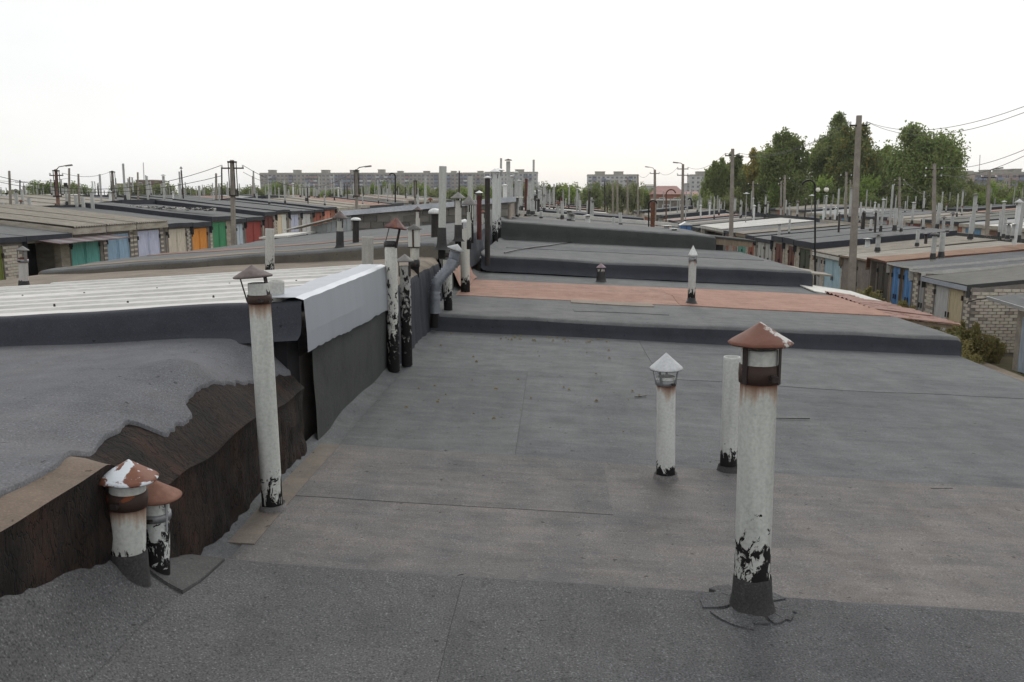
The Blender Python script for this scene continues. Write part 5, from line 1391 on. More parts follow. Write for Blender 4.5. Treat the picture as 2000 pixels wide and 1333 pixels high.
def where(px, py):
    h_ = 'far left' if px < 250 else 'left' if px < 700 else 'left of centre' if px < 1000 else 'centre' if px < 1100 else 'right of centre' if px < 1400 else 'right' if px < 1750 else 'far right'
    v_ = 'nearer' if py > 470 else 'middle' if py > 440 else 'farther'
    return v_ + ' roofs ' + h_
for px, pb_, pt_, k, Y in HAND:
    b = at_y(px, pb_, Y); t = at_y(px, pt_, Y); me, mt, cp, h = FP[k]
    add_pipe(b.x, b.y, b.z, k, (t.z-b.z)/(h + (.15 if cp == 'cone' else .05)), '%s, %d photo pixels tall'.replace(', %d photo pixels tall', '') % LBH[k] + ' on the ' + where(px, pb_), 'vent pipes on the ' + where(px, pb_)); cnt += 1
for (x, y, z) in pipe_spots:
    if cnt < 268:
        add_pipe(x, y, z, sc_=rp.uniform(.8, 1.3)); cnt += 1
    else:
        k = rp.choices(FP, WGT)[0]; h = k[3]*rp.uniform(.8, 1.3); r = rp.choice((.06, .065, .08))
        mi = 1 if rp.random() < .08 else 0
        SP.add([(x+r*math.cos(t), y+r*math.sin(t), zz) for zz in (z-.2, z+h) for t in [i*math.pi/3 for i in range(6)]],
               [(i, (i+1) % 6, 6+(i+1) % 6, 6+i) for i in range(6)] + [(6,7,8,9,10,11)], mi)
        if rp.random() < .45:
            SP.add([(x+r*2*math.cos(t), y+r*2*math.sin(t), z+h+.05) for t in [i*math.pi/3 for i in range(6)]] + [(x, y, z+h+.17)], [(i, (i+1) % 6, 6) for i in range(6)], 2)
SP.top('distant_vent_pipes', mats_sp, (0, 100, -1), 'thicket of the farthest vent pipes on the roofs before the trees', None, None, 'stuff')

# ------------------------------------------------------------------ power poles, lamps and wires
POLES = 'concrete power poles'
INS = MB().lathe([(.0005, .12), (.03, .11), (.045, .07), (.03, .05), (.045, .03), (.02, 0)], n=10).mesh('insulator', M_INS)
def pole(px_t, py_t, px_b, Y, wpx, label, zb=None, arms=1, lamp=None, box=False, mat=M_CONC, armw=.9, group=POLES, name='power_pole'):
    t = at_y(px_t, py_t, Y)
    zb = gz(t.x, Y) if zb is None else zb
    lx = at_y(px_b, 450, Y).x
    slope = (lx - t.x)
    zbm = at_y(px_b, 450, Y).z
    k = slope/(zbm - t.z) if abs(zbm-t.z) > .3 else 0
    base = Vector((t.x + k*(zb-t.z), Y, zb))
    e = empty(name, base, label, 'power pole', group)
    r = px_size(wpx/2, Y)
    d = t - base
    m = MB(); n = 5
    ax = [base + d*(i/n) for i in range(n+1)]
    ws = [r*1.02 - (r*1.02-r*.66)*(i/n) for i in range(n+1)]
    for i in range(n):
        a, b, wa, wb = ax[i], ax[i+1], ws[i], ws[i+1]
        m.prism([(a.x-wa,a.y-wa,a.z),(a.x+wa,a.y-wa,a.z),(a.x+wa,a.y+wa,a.z),(a.x-wa,a.y+wa,a.z)], [(b.x-wb,b.y-wb,b.z),(b.x+wb,b.y-wb,b.z),(b.x+wb,b.y+wb,b.z),(b.x-wb,b.y+wb,b.z)])
    m.part('pole', mat, e)
    tips = []
    for q in range(arms):
        c = t - Vector((0, 0, .35+.45*q))
        cr = MB().bar(c - Vector((armw/2, 0, 0)), c + Vector((armw/2, 0, 0)), .06, .06).part('crossarm', M_STEEL, e)
        for sgn in (-1, 1):
            tip = c + Vector((sgn*armw*.47, 0, .03)); tips.append(tip + Vector((0, 0, .1)))
            o = bpy.data.objects.new('insulator', INS); place(o, cr, tip - origin_of(cr))
    if box:
        c = t - Vector((0, 0, .95)); bw = r*1.25
        m = MB()
        for sx in (-1, 1):
            for sy in (-1, 1): m.box(c.x+sx*bw-.016, c.x+sx*bw+.016, c.y+sy*bw-.016, c.y+sy*bw+.016, c.z-.6, c.z+.85)
        for zz in (-.62, .83): m.box(c.x-bw-.03, c.x+bw+.03, c.y-bw-.03, c.y+bw+.03, c.z+zz, c.z+zz+.07)
        m.part('steel_sleeve', M_STEEL, e)
    if lamp:
        dx, dz, kind = lamp
        a = t - Vector((0, 0, .05 if kind != 'disk' else .3)); b = a + Vector((dx, 0, dz))
        MB().tube([a, a + Vector((dx*.35, 0, dz*.75)), b], .025, 6).part('lamp_arm', M_STEEL, e)
        m = MB(); s_ = 1 if dx > 0 else -1
        m.prism([(b.x, b.y-.06, b.z-.05), (b.x+s_*.38, b.y-.09, b.z-.03+dz*.08), (b.x+s_*.38, b.y+.09, b.z-.03+dz*.08), (b.x, b.y+.06, b.z-.05)], [(b.x, b.y-.04, b.z+.03), (b.x+s_*.38, b.y-.05, b.z+.06+dz*.08), (b.x+s_*.38, b.y+.05, b.z+.06+dz*.08), (b.x, b.y+.04, b.z+.03)])
        m.part('lamp_head', M_CAPGR, e)
    return e, tips, t
P = {}
P['big'] = pole(1678, 226, 1668, 31.0, 12, 'tallest concrete power pole at right, nearest to the camera', arms=1, armw=.62)
P['r1'] = pole(1431, 291, 1428, 44, 8, 'concrete power pole with one crossarm right of centre, before the poplars', arms=1, armw=.75)
P['r2'] = pole(1334, 321, 1332, 62, 6, 'power pole with street lamp arm pointing left, before red roof', arms=2, armw=.8, lamp=(-.35, .15, 'c'))
P['r3'] = pole(1279, 332, 1279, 80, 6, 'power pole with drooping street lamp left of the red roof', arms=1, armw=.9, lamp=(-.55, .3, 'c'))
P['r4'] = pole(1246, 341, 1246, 84, 4, 'thin bare pole left of the drooping street lamp', arms=0)
P['r5'] = pole(1825, 320, 1824, 52, 7, 'power pole with double crossarm before the rightmost poplar', arms=2, armw=1.0)
P['r6'] = pole(1757, 346, 1757, 80, 4.5, 'slim power pole between the tallest pole and rightmost poplar', arms=2, armw=.9)
P['r7'] = pole(1932, 336, 1928, 52, 6.5, 'concrete lamp pole at far right with flat lamp', arms=1, armw=.9, lamp=(.4, .25, 'c'))
P['r8'] = pole(1533, 343, 1531, 75, 5, 'thick power pole beside the tall green poplar', arms=1, armw=.9)
P['r9'] = pole(1526, 354, 1524, 80, 4, 'thinner pole just left of the thick one by the tall poplar', arms=1, armw=.5)
P['r10'] = pole(1653, 336, 1651, 70, 5, 'power pole with white cone lamp left of the tallest pole', arms=1, armw=.9)
P['r11'] = pole(1661, 352, 1661, 78, 4, 'slim pole directly left of the tallest pole', arms=1, armw=.6)
P['r12'] = pole(1471, 354, 1470, 85, 4, 'small power pole under the yellowing tree', arms=1, armw=1.0)
P['c1'] = pole(1226, 347, 1226, 90, 4.5, 'power pole in front of the centre apartment block, rightmost', arms=1, armw=.9)
P['c2'] = pole(1206, 352, 1206, 95, 4.5, 'stout pole in front of centre apartment block', arms=0)
P['c3'] = pole(1197, 356, 1197, 110, 4, 'slender pole left of the stout one by the centre apartment block', arms=0)
P['c4'] = pole(1181, 356, 1181, 120, 3, 'thin dark pole among trees left of centre apartment block', arms=0, mat=M_STEEL)
P['l1'] = pole(453, 313, 456, 36, 9, 'thick concrete pole with steel sleeve between green and blue doors', arms=1, armw=1.0, box=True)
P['l2'] = pole(109, 331, 117, 47, 6, 'rust-brown pole with lamp arm and sleeve at far left', arms=1, armw=.8, box=True, lamp=(.6, .25, 'c'), mat=plain('rusty_pole', (.19,.11,.085), .9, 0, .25, 3))
P['l3'] = pole(135, 329, 136, 60, 4, 'bare concrete pole right of the rust-brown lamp pole', arms=0)
P['l4'] = pole(18, 334, 23, 55, 4.5, 'leaning concrete pole at the left edge', arms=0)
P['l5'] = pole(153, 340, 156, 65, 4, 'smaller leaning pole, third from the rust-brown lamp pole', arms=0)
P['l6'] = pole(219, 334, 224, 60, 5, 'leaning pole with narrow sleeve before the left brown building', arms=0, box=True)
P['l7'] = pole(269, 337, 271, 75, 3.5, 'thin pole in front of the left brown building', arms=0)
P['l8'] = pole(253, 346, 256, 80, 3, 'thinner pole left of the one before the brown building', arms=0)
P['l9'] = pole(422, 339, 423, 64, 4.5, 'pale pole left of the thick sleeved pole', arms=0)
P['l10'] = pole(433, 329, 434, 80, 3, 'dark slender pole left of the thick sleeved pole', arms=0, mat=M_STEEL)
P['l11'] = pole(696, 331, 697, 48, 6, 'concrete lamp pole before the long apartment block', arms=0, box=True, lamp=(.5, .2, 'c'))
P['l12'] = pole(811, 352, 811, 75, 4, 'short sleeved pole left of the tallest bare flue', arms=0, box=True)
P['l13'] = pole(897, 334, 897, 95, 3.5, 'thin dark pole right of the tallest bare flue', arms=1, armw=.7, mat=M_STEEL)
P['l14'] = pole(494, 344, 496, 85, 4, 'pale pole left of the long apartment block', arms=0)
P['l15'] = pole(39, 352, 39, 120, 2.5, 'tiny pole among the trees at far left', arms=1, armw=1.5, mat=M_STEEL)

def arch_lamp(px, pyb, pyt, rpx, Y, side, label, globes=(), mat=M_BLACKIRON, w=.035, head=False):
    b = at_y(px, pyb, Y); t = at_y(px, pyt+rpx, Y)
    r = px_size(rpx, Y)
    e = empty('street_lamp', b, label, 'street lamp', None)
    path = [b, b.lerp(t, .5), t]
    for k in range(1, 11):
        a = math.pi*k/10*.93
        path.append(t + Vector((side*(r - r*math.cos(a)), 0, r*math.sin(a))))
    MB().tube(path, w, 8).part('lamp_post', mat, e)
    for gx_, gy_, sz in globes:
        c = at_y(gx_, gy_, Y)
        MB().lathe([(.0005, sz*1.1), (sz*.6, sz*.9), (sz, sz*.3), (sz*.9, -sz*.5), (sz*.4, -sz), (.0005, -sz*1.05)], c, n=16).part('globe', M_GLOBE, e)
        MB().lathe([(.0005, sz*1.5), (sz*.7, sz*1.05), (sz*.7, sz*.95)], c, n=12).part('globe_cap', M_BLACKIRON, e)
        MB().bar((t.x, t.y, c.z-sz), (c.x, c.y, c.z-sz), .03, .03).part('lamp_arm', mat, e)
    if head:
        p = path[-1]; MB().lathe([(.0005, .1), (.16, 0), (.15, -.02), (.0005, -.03)], p, n=14).part('lamp_head', M_CAPGR, e)
    return e
arch_lamp(1592, 556, 353, 12.5, 27.0, -1, 'black arched lamp post with two opal globes before the poplars', [(1597, 371, .075), (1614, 371, .075)], w=.030)
arch_lamp(772, 396, 339, 6, 58, -1, 'black curved street lamp before the long apartment block', [], w=.05, head=True)
arch_lamp(1301, 440, 371, 9, 45, 1, 'rust-brown arched post with drooping arm before red roof', [], mat=M_RUST, w=.035)
arch_lamp(1267, 446, 392, 8, 30, 1, 'thin dark hooped post left of the rusty pillar', [], w=.025)
arch_lamp(1350, 402, 388, 3, 60, -1, 'short black post with bent tip before the red roof', [], w=.05)
# rusty pillar
b = at_y(1274, 445, 30)
MB().box(b.x-.07, b.x+.07, 29.9, 30.05, gz(b.x, 30), at_y(1274, 394, 30).z).top('rusty_pillar', M_RUST, (b.x, 30, gz(b.x, 30)), 'square rust-red steel pillar beside the thin hooped post', 'pillar')
for (px_, pyt, k_) in ((1458, 379, 'white dish lamp on thin post below yellowing tree'), (1586, 383, 'twin small white lamps on thin post behind the arched one')):
    b = at_y(px_, 404, 70); t = at_y(px_, pyt, 70)
    e = empty('street_lamp', b, k_, 'street lamp')
    MB().tube([b - Vector((0, 0, 2)), t], .04, 6).part('lamp_post', M_CONCG, e)
    MB().lathe([(.0005, .12), (.28, .02), (.26, 0), (.0005, .0)], t, n=14).part('lamp_head', M_CAPWH, e)

def wire(a, b, sag=.4, r=.009, label=None, n=16):
    a = Vector(a); b = Vector(b)
    pts = [a.lerp(b, i/n) - Vector((0, 0, sag*4*(i/n)*(1-i/n))) for i in range(n+1)]
    MB().tube(pts, r, 4, 0, False).top('power_line', M_WIRE, tuple(a), label, 'power line', 'overhead power lines')
tb1 = P['big'][1]; tr1 = P['r1'][1]; tr5 = P['r5'][1]; tr2 = P['r2'][1]; tr3 = P['r3'][1]
wire(tb1[1], at_y(2080, 176, 17), .5, .007, 'upper of two wires running up right from the tallest pole')
wire(tb1[1], at_y(2080, 186, 17), .6, .007, 'lower of two wires running up right from the tallest pole')
wire(tr1[1], tb1[0], .5, .010, 'wire from the centre-right pole to the tallest pole')
wire(tr1[0], tb1[0]+Vector((0, 0, -.06)), .6, .010, 'second wire sagging towards the tallest pole')
wire(tr2[1], tr1[0], .4, .010, 'wire between lamp pole by red roof and the next pole right')
wire(tr3[1], tr2[0], .4, .012, 'wire between the two street lamp poles by the red roof')
wire(P['r4'][2], tr3[0], .4, .012, 'short wire left of the drooping street lamp')
wire(tr5[1], at_y(2080, 256, 26), .4, .012, 'wire from the double-crossarm pole up to the right edge')
wire(tr5[3], at_y(2080, 262, 26), .5, .012, 'second wire from the double-crossarm pole to the right edge')
wire(P['r6'][1][1], tr5[0], .8, .012, 'wire sagging before the poplars at right')
wire(P['r10'][1][1], P['r6'][1][0], 1.0, .012, 'wire behind the tallest pole before the poplars')
wire(P['r8'][1][1], P['r10'][1][0], 1.2, .014, 'wire hanging before the tall green poplar')
wire(P['r12'][1][1], P['r9'][1][0], .8, .014, 'wire below the yellowing tree')
wire(P['r7'][1][0], P['r6'][1][1], 1.4, .014, 'long low wire at far right before dark trees')
wire(P['r7'][1][1], at_y(2080, 322, 50), .3, .010, 'faint wire at the right edge above the far flats')
wire(at_y(-60, 327, 36), P['l1'][1][0], 1.0, .012, 'upper wire of the left side reaching the thick sleeved pole')
wire(at_y(-60, 341, 40), P['l1'][1][0]+Vector((0, 0, -.45)), .8, .012, 'second wire of the left side reaching the thick sleeved pole')
wire(P['l2'][1][1], P['l6'][2], .3, .012, 'wire from rust-brown lamp pole to the narrow sleeved pole')
wire(P['l1'][1][1], P['l11'][2], 1.0, .012, 'wire from thick sleeved pole to the lamp pole before the flats')
wire(P['l1'][1][1]+Vector((0, 0, -.3)), P['l14'][2]+Vector((3, 0, -.3)), .4, .012, 'steep wire right of the thick sleeved pole')
wire(at_y(-60, 346, 52), P['l3'][2]+Vector((0, 0, -.7)), .3, .010, 'lower thin wire at the left edge')

# ------------------------------------------------------------------ trees
def crown_mesh(name, seed, lobes, leaf, n, mats, mixw=None, up=.5, squash=1.0):
    """lobes: (x,y,z,r,h) ellipsoids; fill with leaf sprays, denser to the shell"""
    rr = random.Random(seed); m = MB()
    vol = [l[3]**2*l[4] for l in lobes]
    subs = []
    for l in lobes:                    # break each lobe into clumps
        for _ in range(max(7, int(34*l[3]*l[4]/4))):
            while True:
                v = Vector((rr.uniform(-1, 1), rr.uniform(-1, 1), rr.uniform(-1, 1)))
                if .25 < v.length < 1: break
            v = v.normalized()*(v.length**.4)
            c = Vector((l[0]+v.x*l[3]*.86, l[1]+v.y*l[3]*.86, l[2]+v.z*l[4]*.88))
            subs.append((c, rr.uniform(.28, .50)*l[3], rr.uniform(1.0, 1.8)))
    for i in range(n):
        c, r, el = rr.choice(subs)
        d = Vector((clamp(rr.gauss(0, .55), -1, 1), clamp(rr.gauss(0, .55), -1, 1), clamp(rr.gauss(0, .55), -1, 1)*el))
        p = c + d*r
        s_ = leaf*rr.uniform(.5, 1.3)
        a = Vector((rr.gauss(0, 1), rr.gauss(0, 1), rr.gauss(up, 1))).normalized()
        b = a.cross(Vector((rr.gauss(0, 1), rr.gauss(0, 1), rr.gauss(0, 1)))).normalized()
        k = 1 if (mixw and rr.random() < mixw(p)) else 0
        q = b.cross(a)*s_*.12
        m.add([p - a*s_*.5, p + b*s_*.30 + q, p + a*s_*.55, p - b*s_*.30 + q], [(0, 1, 2, 3)], k)
    return m.mesh(name, mats)
def trunk_mesh(name, h, r, seed, spread=.3, nb=7):
    rr = random.Random(seed); m = MB()
    pts = [Vector((0, 0, -.5))]
    for i in range(1, 8): pts.append(Vector((rr.gauss(0, .03*h*.3), rr.gauss(0, .03*h*.3), h*i/7)))
    m.tube(pts, [r*(1-.85*i/7) for i in range(8)], 8)
    for k in range(nb):
        t = rr.uniform(.22, .8); a = rr.uniform(0, 6.28); p = pts[int(t*7)]
        d = Vector((math.cos(a)*spread, math.sin(a)*spread, rr.uniform(.5, .9)))*h*(1-t)*.9
        m.tube([p, p+d*.5+Vector((0, 0, .02*h)), p+d], [r*.38*(1-t*.5), r*.22*(1-t*.5), r*.05], 6)
    return m.mesh(name, [M_TRUNK])
def poplar(px, pyt, wpx, Y, label, seed, mats, n=16000, mixw=None, shape=0):
    t = at_y(px, pyt, Y); g = gz(t.x, Y); H = t.z-g; W = px_size(wpx, Y)/2*1.12
    rr = random.Random(seed); lobes = []
    k = 8
    for i in range(k):
        f = i/(k-1)
        prof_ = [.78, .95, 1.0, 1.0, .98, .90, .76, .50] if shape == 0 else [.70, .92, 1.0, .98, .92, .82, .68, .42]
        w_ = W*prof_[i]
        zc = H*(.14 + .80*f)
        for j in range(4 if i < 6 else 2):
            a = rr.uniform(0, 6.28); d = w_*rr.uniform(.30, .62)
            lobes.append((math.cos(a)*d, math.sin(a)*d, zc + rr.uniform(-.04, .04)*H, w_*rr.uniform(.50, .68), H*rr.uniform(.10, .15)))
    for j in range(10):       # upward shoots on the outline
        a = rr.uniform(0, 6.28); f = rr.uniform(.55, .93)
        d = W*(1.05 - .85*max(0, (f-.5)*2)**1.5)*.75*(1 if j % 2 else .55)
        lobes.append((math.cos(a)*d, math.sin(a)*d, H*f*.97, W*.16, H*.07))
    e = empty('poplar_tree', (t.x, Y, g), label, 'tree', 'poplars behind the garages')
    cm = crown_mesh('crown', seed, lobes, .46, int(n*2.8), mats, mixw, .8)
    o = bpy.data.objects.new('crown', cm); place(o, e)
    o = bpy.data.objects.new('trunk', trunk_mesh('trunk', H*.9, .32, seed)); place(o, e)
    return e
poplar(1402, 316, 52, 150, 'dark poplar at the left end of the tall tree group', 11, [L_POP], 9000)
poplar(1437, 309, 46, 155, 'second tree from the left of the tall group, behind a pole', 12, [L_POP], 9000)
poplar(1478, 300, 62, 150, 'yellowing tree in the tall tree group', 13, [L_POP, L_YEL], 12000, lambda p: .75 if (p.z > 6.5 and p.x > -2.2) else .12)
poplar(1543, 262, 92, 140, 'tall green poplar left of the gap with sky', 14, [L_POP, L_BRI], 20000, lambda p: .18)
poplar(1630, 240, 84, 150, 'tallest dark poplar left of the nearest pole', 15, [L_POP], 18000)
poplar(1672, 257, 88, 140, 'olive-yellow tinged poplar right behind the nearest pole', 16, [L_POP, L_YEL], 18000, lambda p: .20 if p.z > 8 else .05)
poplar(1720, 296, 66, 145, 'lower poplar between the two tallest ones', 17, [L_POP, L_BRI], 10000, lambda p: .3)
poplar(1800, 257, 138, 135, 'broad poplar with loose crown at right', 18, [L_POP, L_BRI], 26000, lambda p: .22, 1)
# low dense trees below and beside them, and the far belt: a few shared crowns, one object each
protos = []
for i in range(5):
    rr = random.Random(40+i); lob = []
    for k in range(10):
        a = rr.uniform(0, 6.28); d = rr.uniform(0, 2.0); lob.append((math.cos(a)*d, math.sin(a)*d, rr.uniform(1.6, 4.8), rr.uniform(1.1, 1.8), rr.uniform(.9, 1.5)))
    for mi, mt in enumerate((L_LOW, L_POP, L_BRI)):
        protos.append(crown_mesh('crown', 60+i, lob, .42, 3600, [mt], None, .5) if mi == 0 else None)
        if mi: 
            c = protos[-(mi+1)].copy(); c.materials.clear(); c.materials.append(mt); protos[-1] = c
tr_low = [trunk_mesh('trunk', 4.2, .14, 80+i, .5) for i in range(3)]
rt = random.Random(77)
def low_tree(x, Y, top_z, w, kind, label, group):
    g = gz(x, Y); e = empty('broadleaf_tree', (x, Y, g), label, 'tree', group)
    e.rotation_euler = (0, 0, rt.uniform(0, 6.28))
    k = rt.randrange(5)*3 + kind
    s_ = (top_z-g)/5.9
    e.scale = (w/6.4, w/6.4, s_)
    o = bpy.data.objects.new('crown', protos[k]); place(o, e)
    o = bpy.data.objects.new('trunk', tr_low[rt.randrange(3)]); place(o, e)
LOWG = 'low trees filling under the poplars'
for i, (px, pt, wp, Y, kd) in enumerate([(1395, 372, 60, 142, 1), (1440, 366, 60, 140, 0), (1480, 360, 60, 142, 1), (1515, 352, 55, 138, 2), (1560, 358, 60, 136, 0), (1600, 346, 60, 136, 2),
        (1640, 352, 66, 134, 1), (1690, 345, 66, 132, 2), (1735, 350, 66, 132, 0), (1780, 356, 70, 128, 1), (1825, 352, 70, 128, 0), (1868, 345, 62, 128, 1), (1905, 352, 60, 130, 0), (1938, 352, 60, 128, 2),
        (1970, 358, 60, 126, 0), (2005, 350, 60, 126, 1), (1915, 374, 60, 122, 2), (1960, 376, 60, 122, 2), (1890, 366, 60, 125, 0), (1985, 372, 60, 120, 1), (1420, 385, 60, 136, 0), (1585, 380, 60, 132, 1), (1655, 380, 60, 130, 0), (1710, 380, 60, 128, 1), (1755, 378, 60, 126, 0), (1840, 380, 60, 122, 0)]):
    t = at_y(px, pt, Y)
    low_tree(t.x, Y, t.z, px_size(wp, Y), kd, ['dark', 'deep green', 'bright green'][kd if kd != 1 else 1] + ' low tree in the thicket below the poplars', LOWG + ', ' + ['dark', 'deep green', 'bright green'][kd])
BELT = 'trees of the distant belt on the skyline'
i = 0; px = -20
while px < 1390:
    gapl = 172 < px < 205
    if not gapl:
        Y = rt.uniform(190, 260)
        h = 372 - 10*abs(nz(px*.01, 3, 1, 1.3))*2 - rt.uniform(0, 6)
        if px < 60: h = 371
        if 230 < px < 330: h = 358
        if 700 < px < 1000: h -= 2
        if 1000 < px < 1130: h = 357 + rt.uniform(-3, 6)
        if 1150 < px < 1240: h = 354 + rt.uniform(0, 8)
        if 1240 < px < 1300: h = 364 + rt.uniform(0, 8)
        if px > 1300: h = 376 + rt.uniform(0, 4)
        t = at_y(px, h, Y)
        kd = rt.choice((0, 0, 1, 2))
        sd = 'left' if px < 500 else ('before the long apartment block' if px < 1000 else 'near the centre apartment block')
        low_tree(t.x, Y, t.z, px_size(rt.uniform(38, 58), Y), kd, ['grey-green', 'dark green', 'light green'][kd] + ' tree of the skyline belt, ' + sd, BELT + ', ' + ['grey-green', 'dark green', 'light green'][kd] + ', ' + sd)
    px += rt.uniform(14, 24)
# bushes and weeds in the right yard
bush_m = [crown_mesh('bush', 90+i, [(0, 0, .45, .6, .5), (.3, .1, .6, .4, .5), (-.3, .1, .4, .45, .4), (.1, -.2, .9, .25, .45)], .10, 2600, [L_WEED, L_LOW], lambda p: .15, 1.2) for i in range(3)]
for i, (x, Y, s_, h_) in enumerate([(12.2, 26.9, .8, .65), (12.5, 25.4, .9, .8), (12.2, 24.6, .8, .6), (12.9, 25.0, .8, .75), (11.7, 23.4, .6, .45), (12.4, 30.0, 1.0, .8), (12.4, 28.9, .8, .7), (12.3, 32.0, 1.0, .9), (12.1, 33.4, 1.0, .75), (13.4, 25.2, .6, .5), (11.2, 22.4, .5, .5), (11.0, 28.2, .5, .4), (10.6, 21.2, .35, .4), (11.9, 49.5, 1.2, .8), (11.4, 52, 1.2, .8), (8.4, 62, 1.8, .9), (7.8, 68, 1.8, 1), (8.8, 75, 2, 1.1), (7.2, 80, 2, 1.0), (12.0, 37, .8, .5)]):
    o = bpy.data.objects.new('bush', bush_m[i % 3]); place(o, None, (x, Y, gz(x, Y)))
    o.rotation_euler = (0, 0, i*1.3); o.scale = (s_, s_, h_*1.15)
    tag(o, ['tall dry weed bush in the right yard before the brick garages', 'low weed tuft in the right yard', 'weedy bush in the far end of the right yard'][0 if i < 10 else 1 if i < 13 else 2], 'bush', ['weed bushes by the brick garages', 'weed tufts on the right yard path', 'weed bushes far down the right yard'][0 if i < 10 else 1 if i < 13 else 2])

# blue kiosk and junk by the dark open garage
b = at_y(1338, 456, 40)
e = empty('kiosk', (b.x, 40, gz(b.x, 40)), 'small bright blue metal cabin with pale gable roof', 'cabin')
MB().box(b.x-.24, b.x+.24, 39.8, 40.2, gz(b.x, 40), at_y(1338, 440, 40).z).part('wall', plain('bright_blue_paint', (.07,.16,.36), .6, 0, .15, 3), e)
tz = at_y(1338, 440, 40).z
MB().prism([(b.x-.3, 39.7, tz), (b.x+.3, 39.7, tz), (b.x, 39.7, tz+.16)], [(b.x-.3, 40.3, tz), (b.x+.3, 40.3, tz), (b.x, 40.3, tz+.16)]).part('roof', M_CAPWH, e)
MB().box(b.x+.02, b.x+.04, 39.78, 39.8, gz(b.x, 40), tz).part('door_seam', M_STEEL, e)
# rag-covered roof edge at left: torn felt scraps
rr = random.Random(8); m = MB()
for i in range(240):
    t = rr.random(); q = at_y(160+260*t, 403 + 8*t + rr.uniform(-2, 2), 44 + rr.uniform(-.5, .5))
    s_ = rr.uniform(.05, .2)
    m.prism([q+Vector((-s_, 0, 0)), q+Vector((s_, 0, rr.uniform(-.03, .05))), q+Vector((0, s_, .02))], [q+Vector((-s_*.6, 0, .04)), q+Vector((s_*.5, 0, rr.uniform(.03, .09))), q+Vector((0, s_*.6, .07))], 0 if rr.random() < .45 else 1)
m.top('torn_felt_scraps', [M_WSLATE, M_TAR], tuple(at_y(290, 407, 44)), 'pale and black scraps of torn felt littering a left roof edge', None, None, 'stuff')

# ------------------------------------------------------------------ far buildings
M_FW = plain('flat_wall_grey_brown', (.27,.25,.235), .9, 0, .12, .08)
M_FW2 = plain('flat_wall_pale', (.40,.40,.40), .9, 0, .12, .08)
M_FW3 = plain('flat_wall_pinkish', (.34,.28,.25), .9, 0, .12, .08)
M_FGL = plain('dim_window_glass', (.10,.105,.125), .25, 0, .3, .3, spec=.6, bump=0)
M_BALC = [plain('balcony_%s' % n, c, .8, 0, .1, .5, bump=0) for n, c in (('blue', (.20,.23,.31)), ('white', (.46,.47,.49)), ('slate', (.17,.175,.21)), ('rose', (.30,.22,.215)))]
M_PARA = plain('parapet_beige', (.30,.285,.25), .9, 0, .1, .1)
def flats(px0, px1, pyt, Y, storeys, label, wm, boxes=(), depth=14, sh=2.85, step=None, seed=0, bay=3.2, balc=.5):
    a = at_y(px0, pyt, Y); b = at_y(px1, pyt, Y); x0, x1, zt = a.x, b.x, a.z
    zb = zt - storeys*sh - 1.6
    e = empty('apartment_building', ((x0+x1)/2, Y+depth/2, zb), label, 'apartment building')
    rr = random.Random(seed)
    MB().box(x0, x1, Y, Y+depth, zb, zt-1.2).part('wall', wm, e)
    MB().box(x0-.15, x1+.15, Y-.15, Y+depth+.15, zt-1.2, zt).part('parapet', M_PARA, e)
    for (u0, u1, h) in boxes:
        p, q = at_y(u0, h, Y), at_y(u1, h, Y)
        MB().box(p.x, q.x, Y+2, Y+8, zt-.01, p.z).box(p.x-.3, q.x+.3, Y+1.7, Y+8.3, p.z+.005, p.z+.35).part('stair_tower', M_PARA, e)
    wn_ = MB(); bc = MB(); jn = MB()
    n = max(1, int((x1-x0)/bay))
    bx = (x1-x0)/n
    kindcol = [rr.random() for _ in range(n)]
    for s_ in range(storeys):
        z = zt - 1.2 - sh*(s_+1)
        jn.box(x0, x1, Y-.04, Y-.003, z-.06, z+.06)
        for i in range(n):
            x = x0 + bx*(i+.5)
            if kindcol[i] < balc:
                c = rr.choice((0, 0, 1, 2, 2, 3))
                bc.box(x-bx*.44, x+bx*.44, Y-1.2, Y-.02, z+.1, z+1.25, c)
                if rr.random() < .6: bc.box(x-bx*.42, x+bx*.42, Y-1.15, Y-.03, z+1.26, z+2.5, 4)
                else: wn_.box(x-.9, x+.9, Y-.05, Y-.01, z+1.0, z+2.4)
            else:
                wn_.box(x-.75, x+.75, Y-.05, Y-.01, z+.9, z+2.35, 0)
                wn_.box(x-.05, x+.05, Y-.08, Y-.051, z+.9, z+2.35, 1)
                wn_.box(x-.85, x+.85, Y-.10, Y-.051, z+.80, z+.89, 1)
    o = wn_.part('windows', [M_FGL, M_CAPWH], e); o['kind'] = 'stuff'
    o = bc.part('balconies', M_BALC + [M_FGL], e); o['kind'] = 'stuff'
    o = jn.part('panel_joints', M_PARA, e); o['kind'] = 'stuff'
    return e
flats(507, 946, 338, 640, 9, 'very long grey-brown apartment block on the skyline left of centre', M_FW, [(522, 534, 333), (571, 583, 333), (626, 640, 333), (682, 692, 333), (737, 749, 332), (775, 785, 335), (826, 837, 335), (880, 890, 335), (932, 943, 335)], balc=.55, seed=2)
flats(947, 1050, 336, 600, 9, 'pale panel apartment block at the right end of the long one', M_FW2, [(966, 981, 332), (1006, 1023, 332)], balc=.4, seed=3)
flats(1148, 1245, 341, 620, 9, 'pale apartment block standing alone in the centre', M_FW2, [(1163, 1182, 336), (1200, 1218, 336)], balc=.35, seed=4)
flats(1349, 1420, 341, 560, 9, 'pale apartment block partly behind the left poplars', M_FW2, [(1362, 1380, 336)], balc=.3, seed=5)
flats(1342, 1349, 358, 565, 7, 'lower wing at the left of the block behind poplars', M_FW2, [], balc=.2, seed=6)
flats(1905, 2060, 336, 420, 6, 'pinkish apartment block at the right edge', M_FW3, [(1928, 1940, 333), (1955, 1972, 332), (1985, 2000, 331)], balc=.45, seed=7)
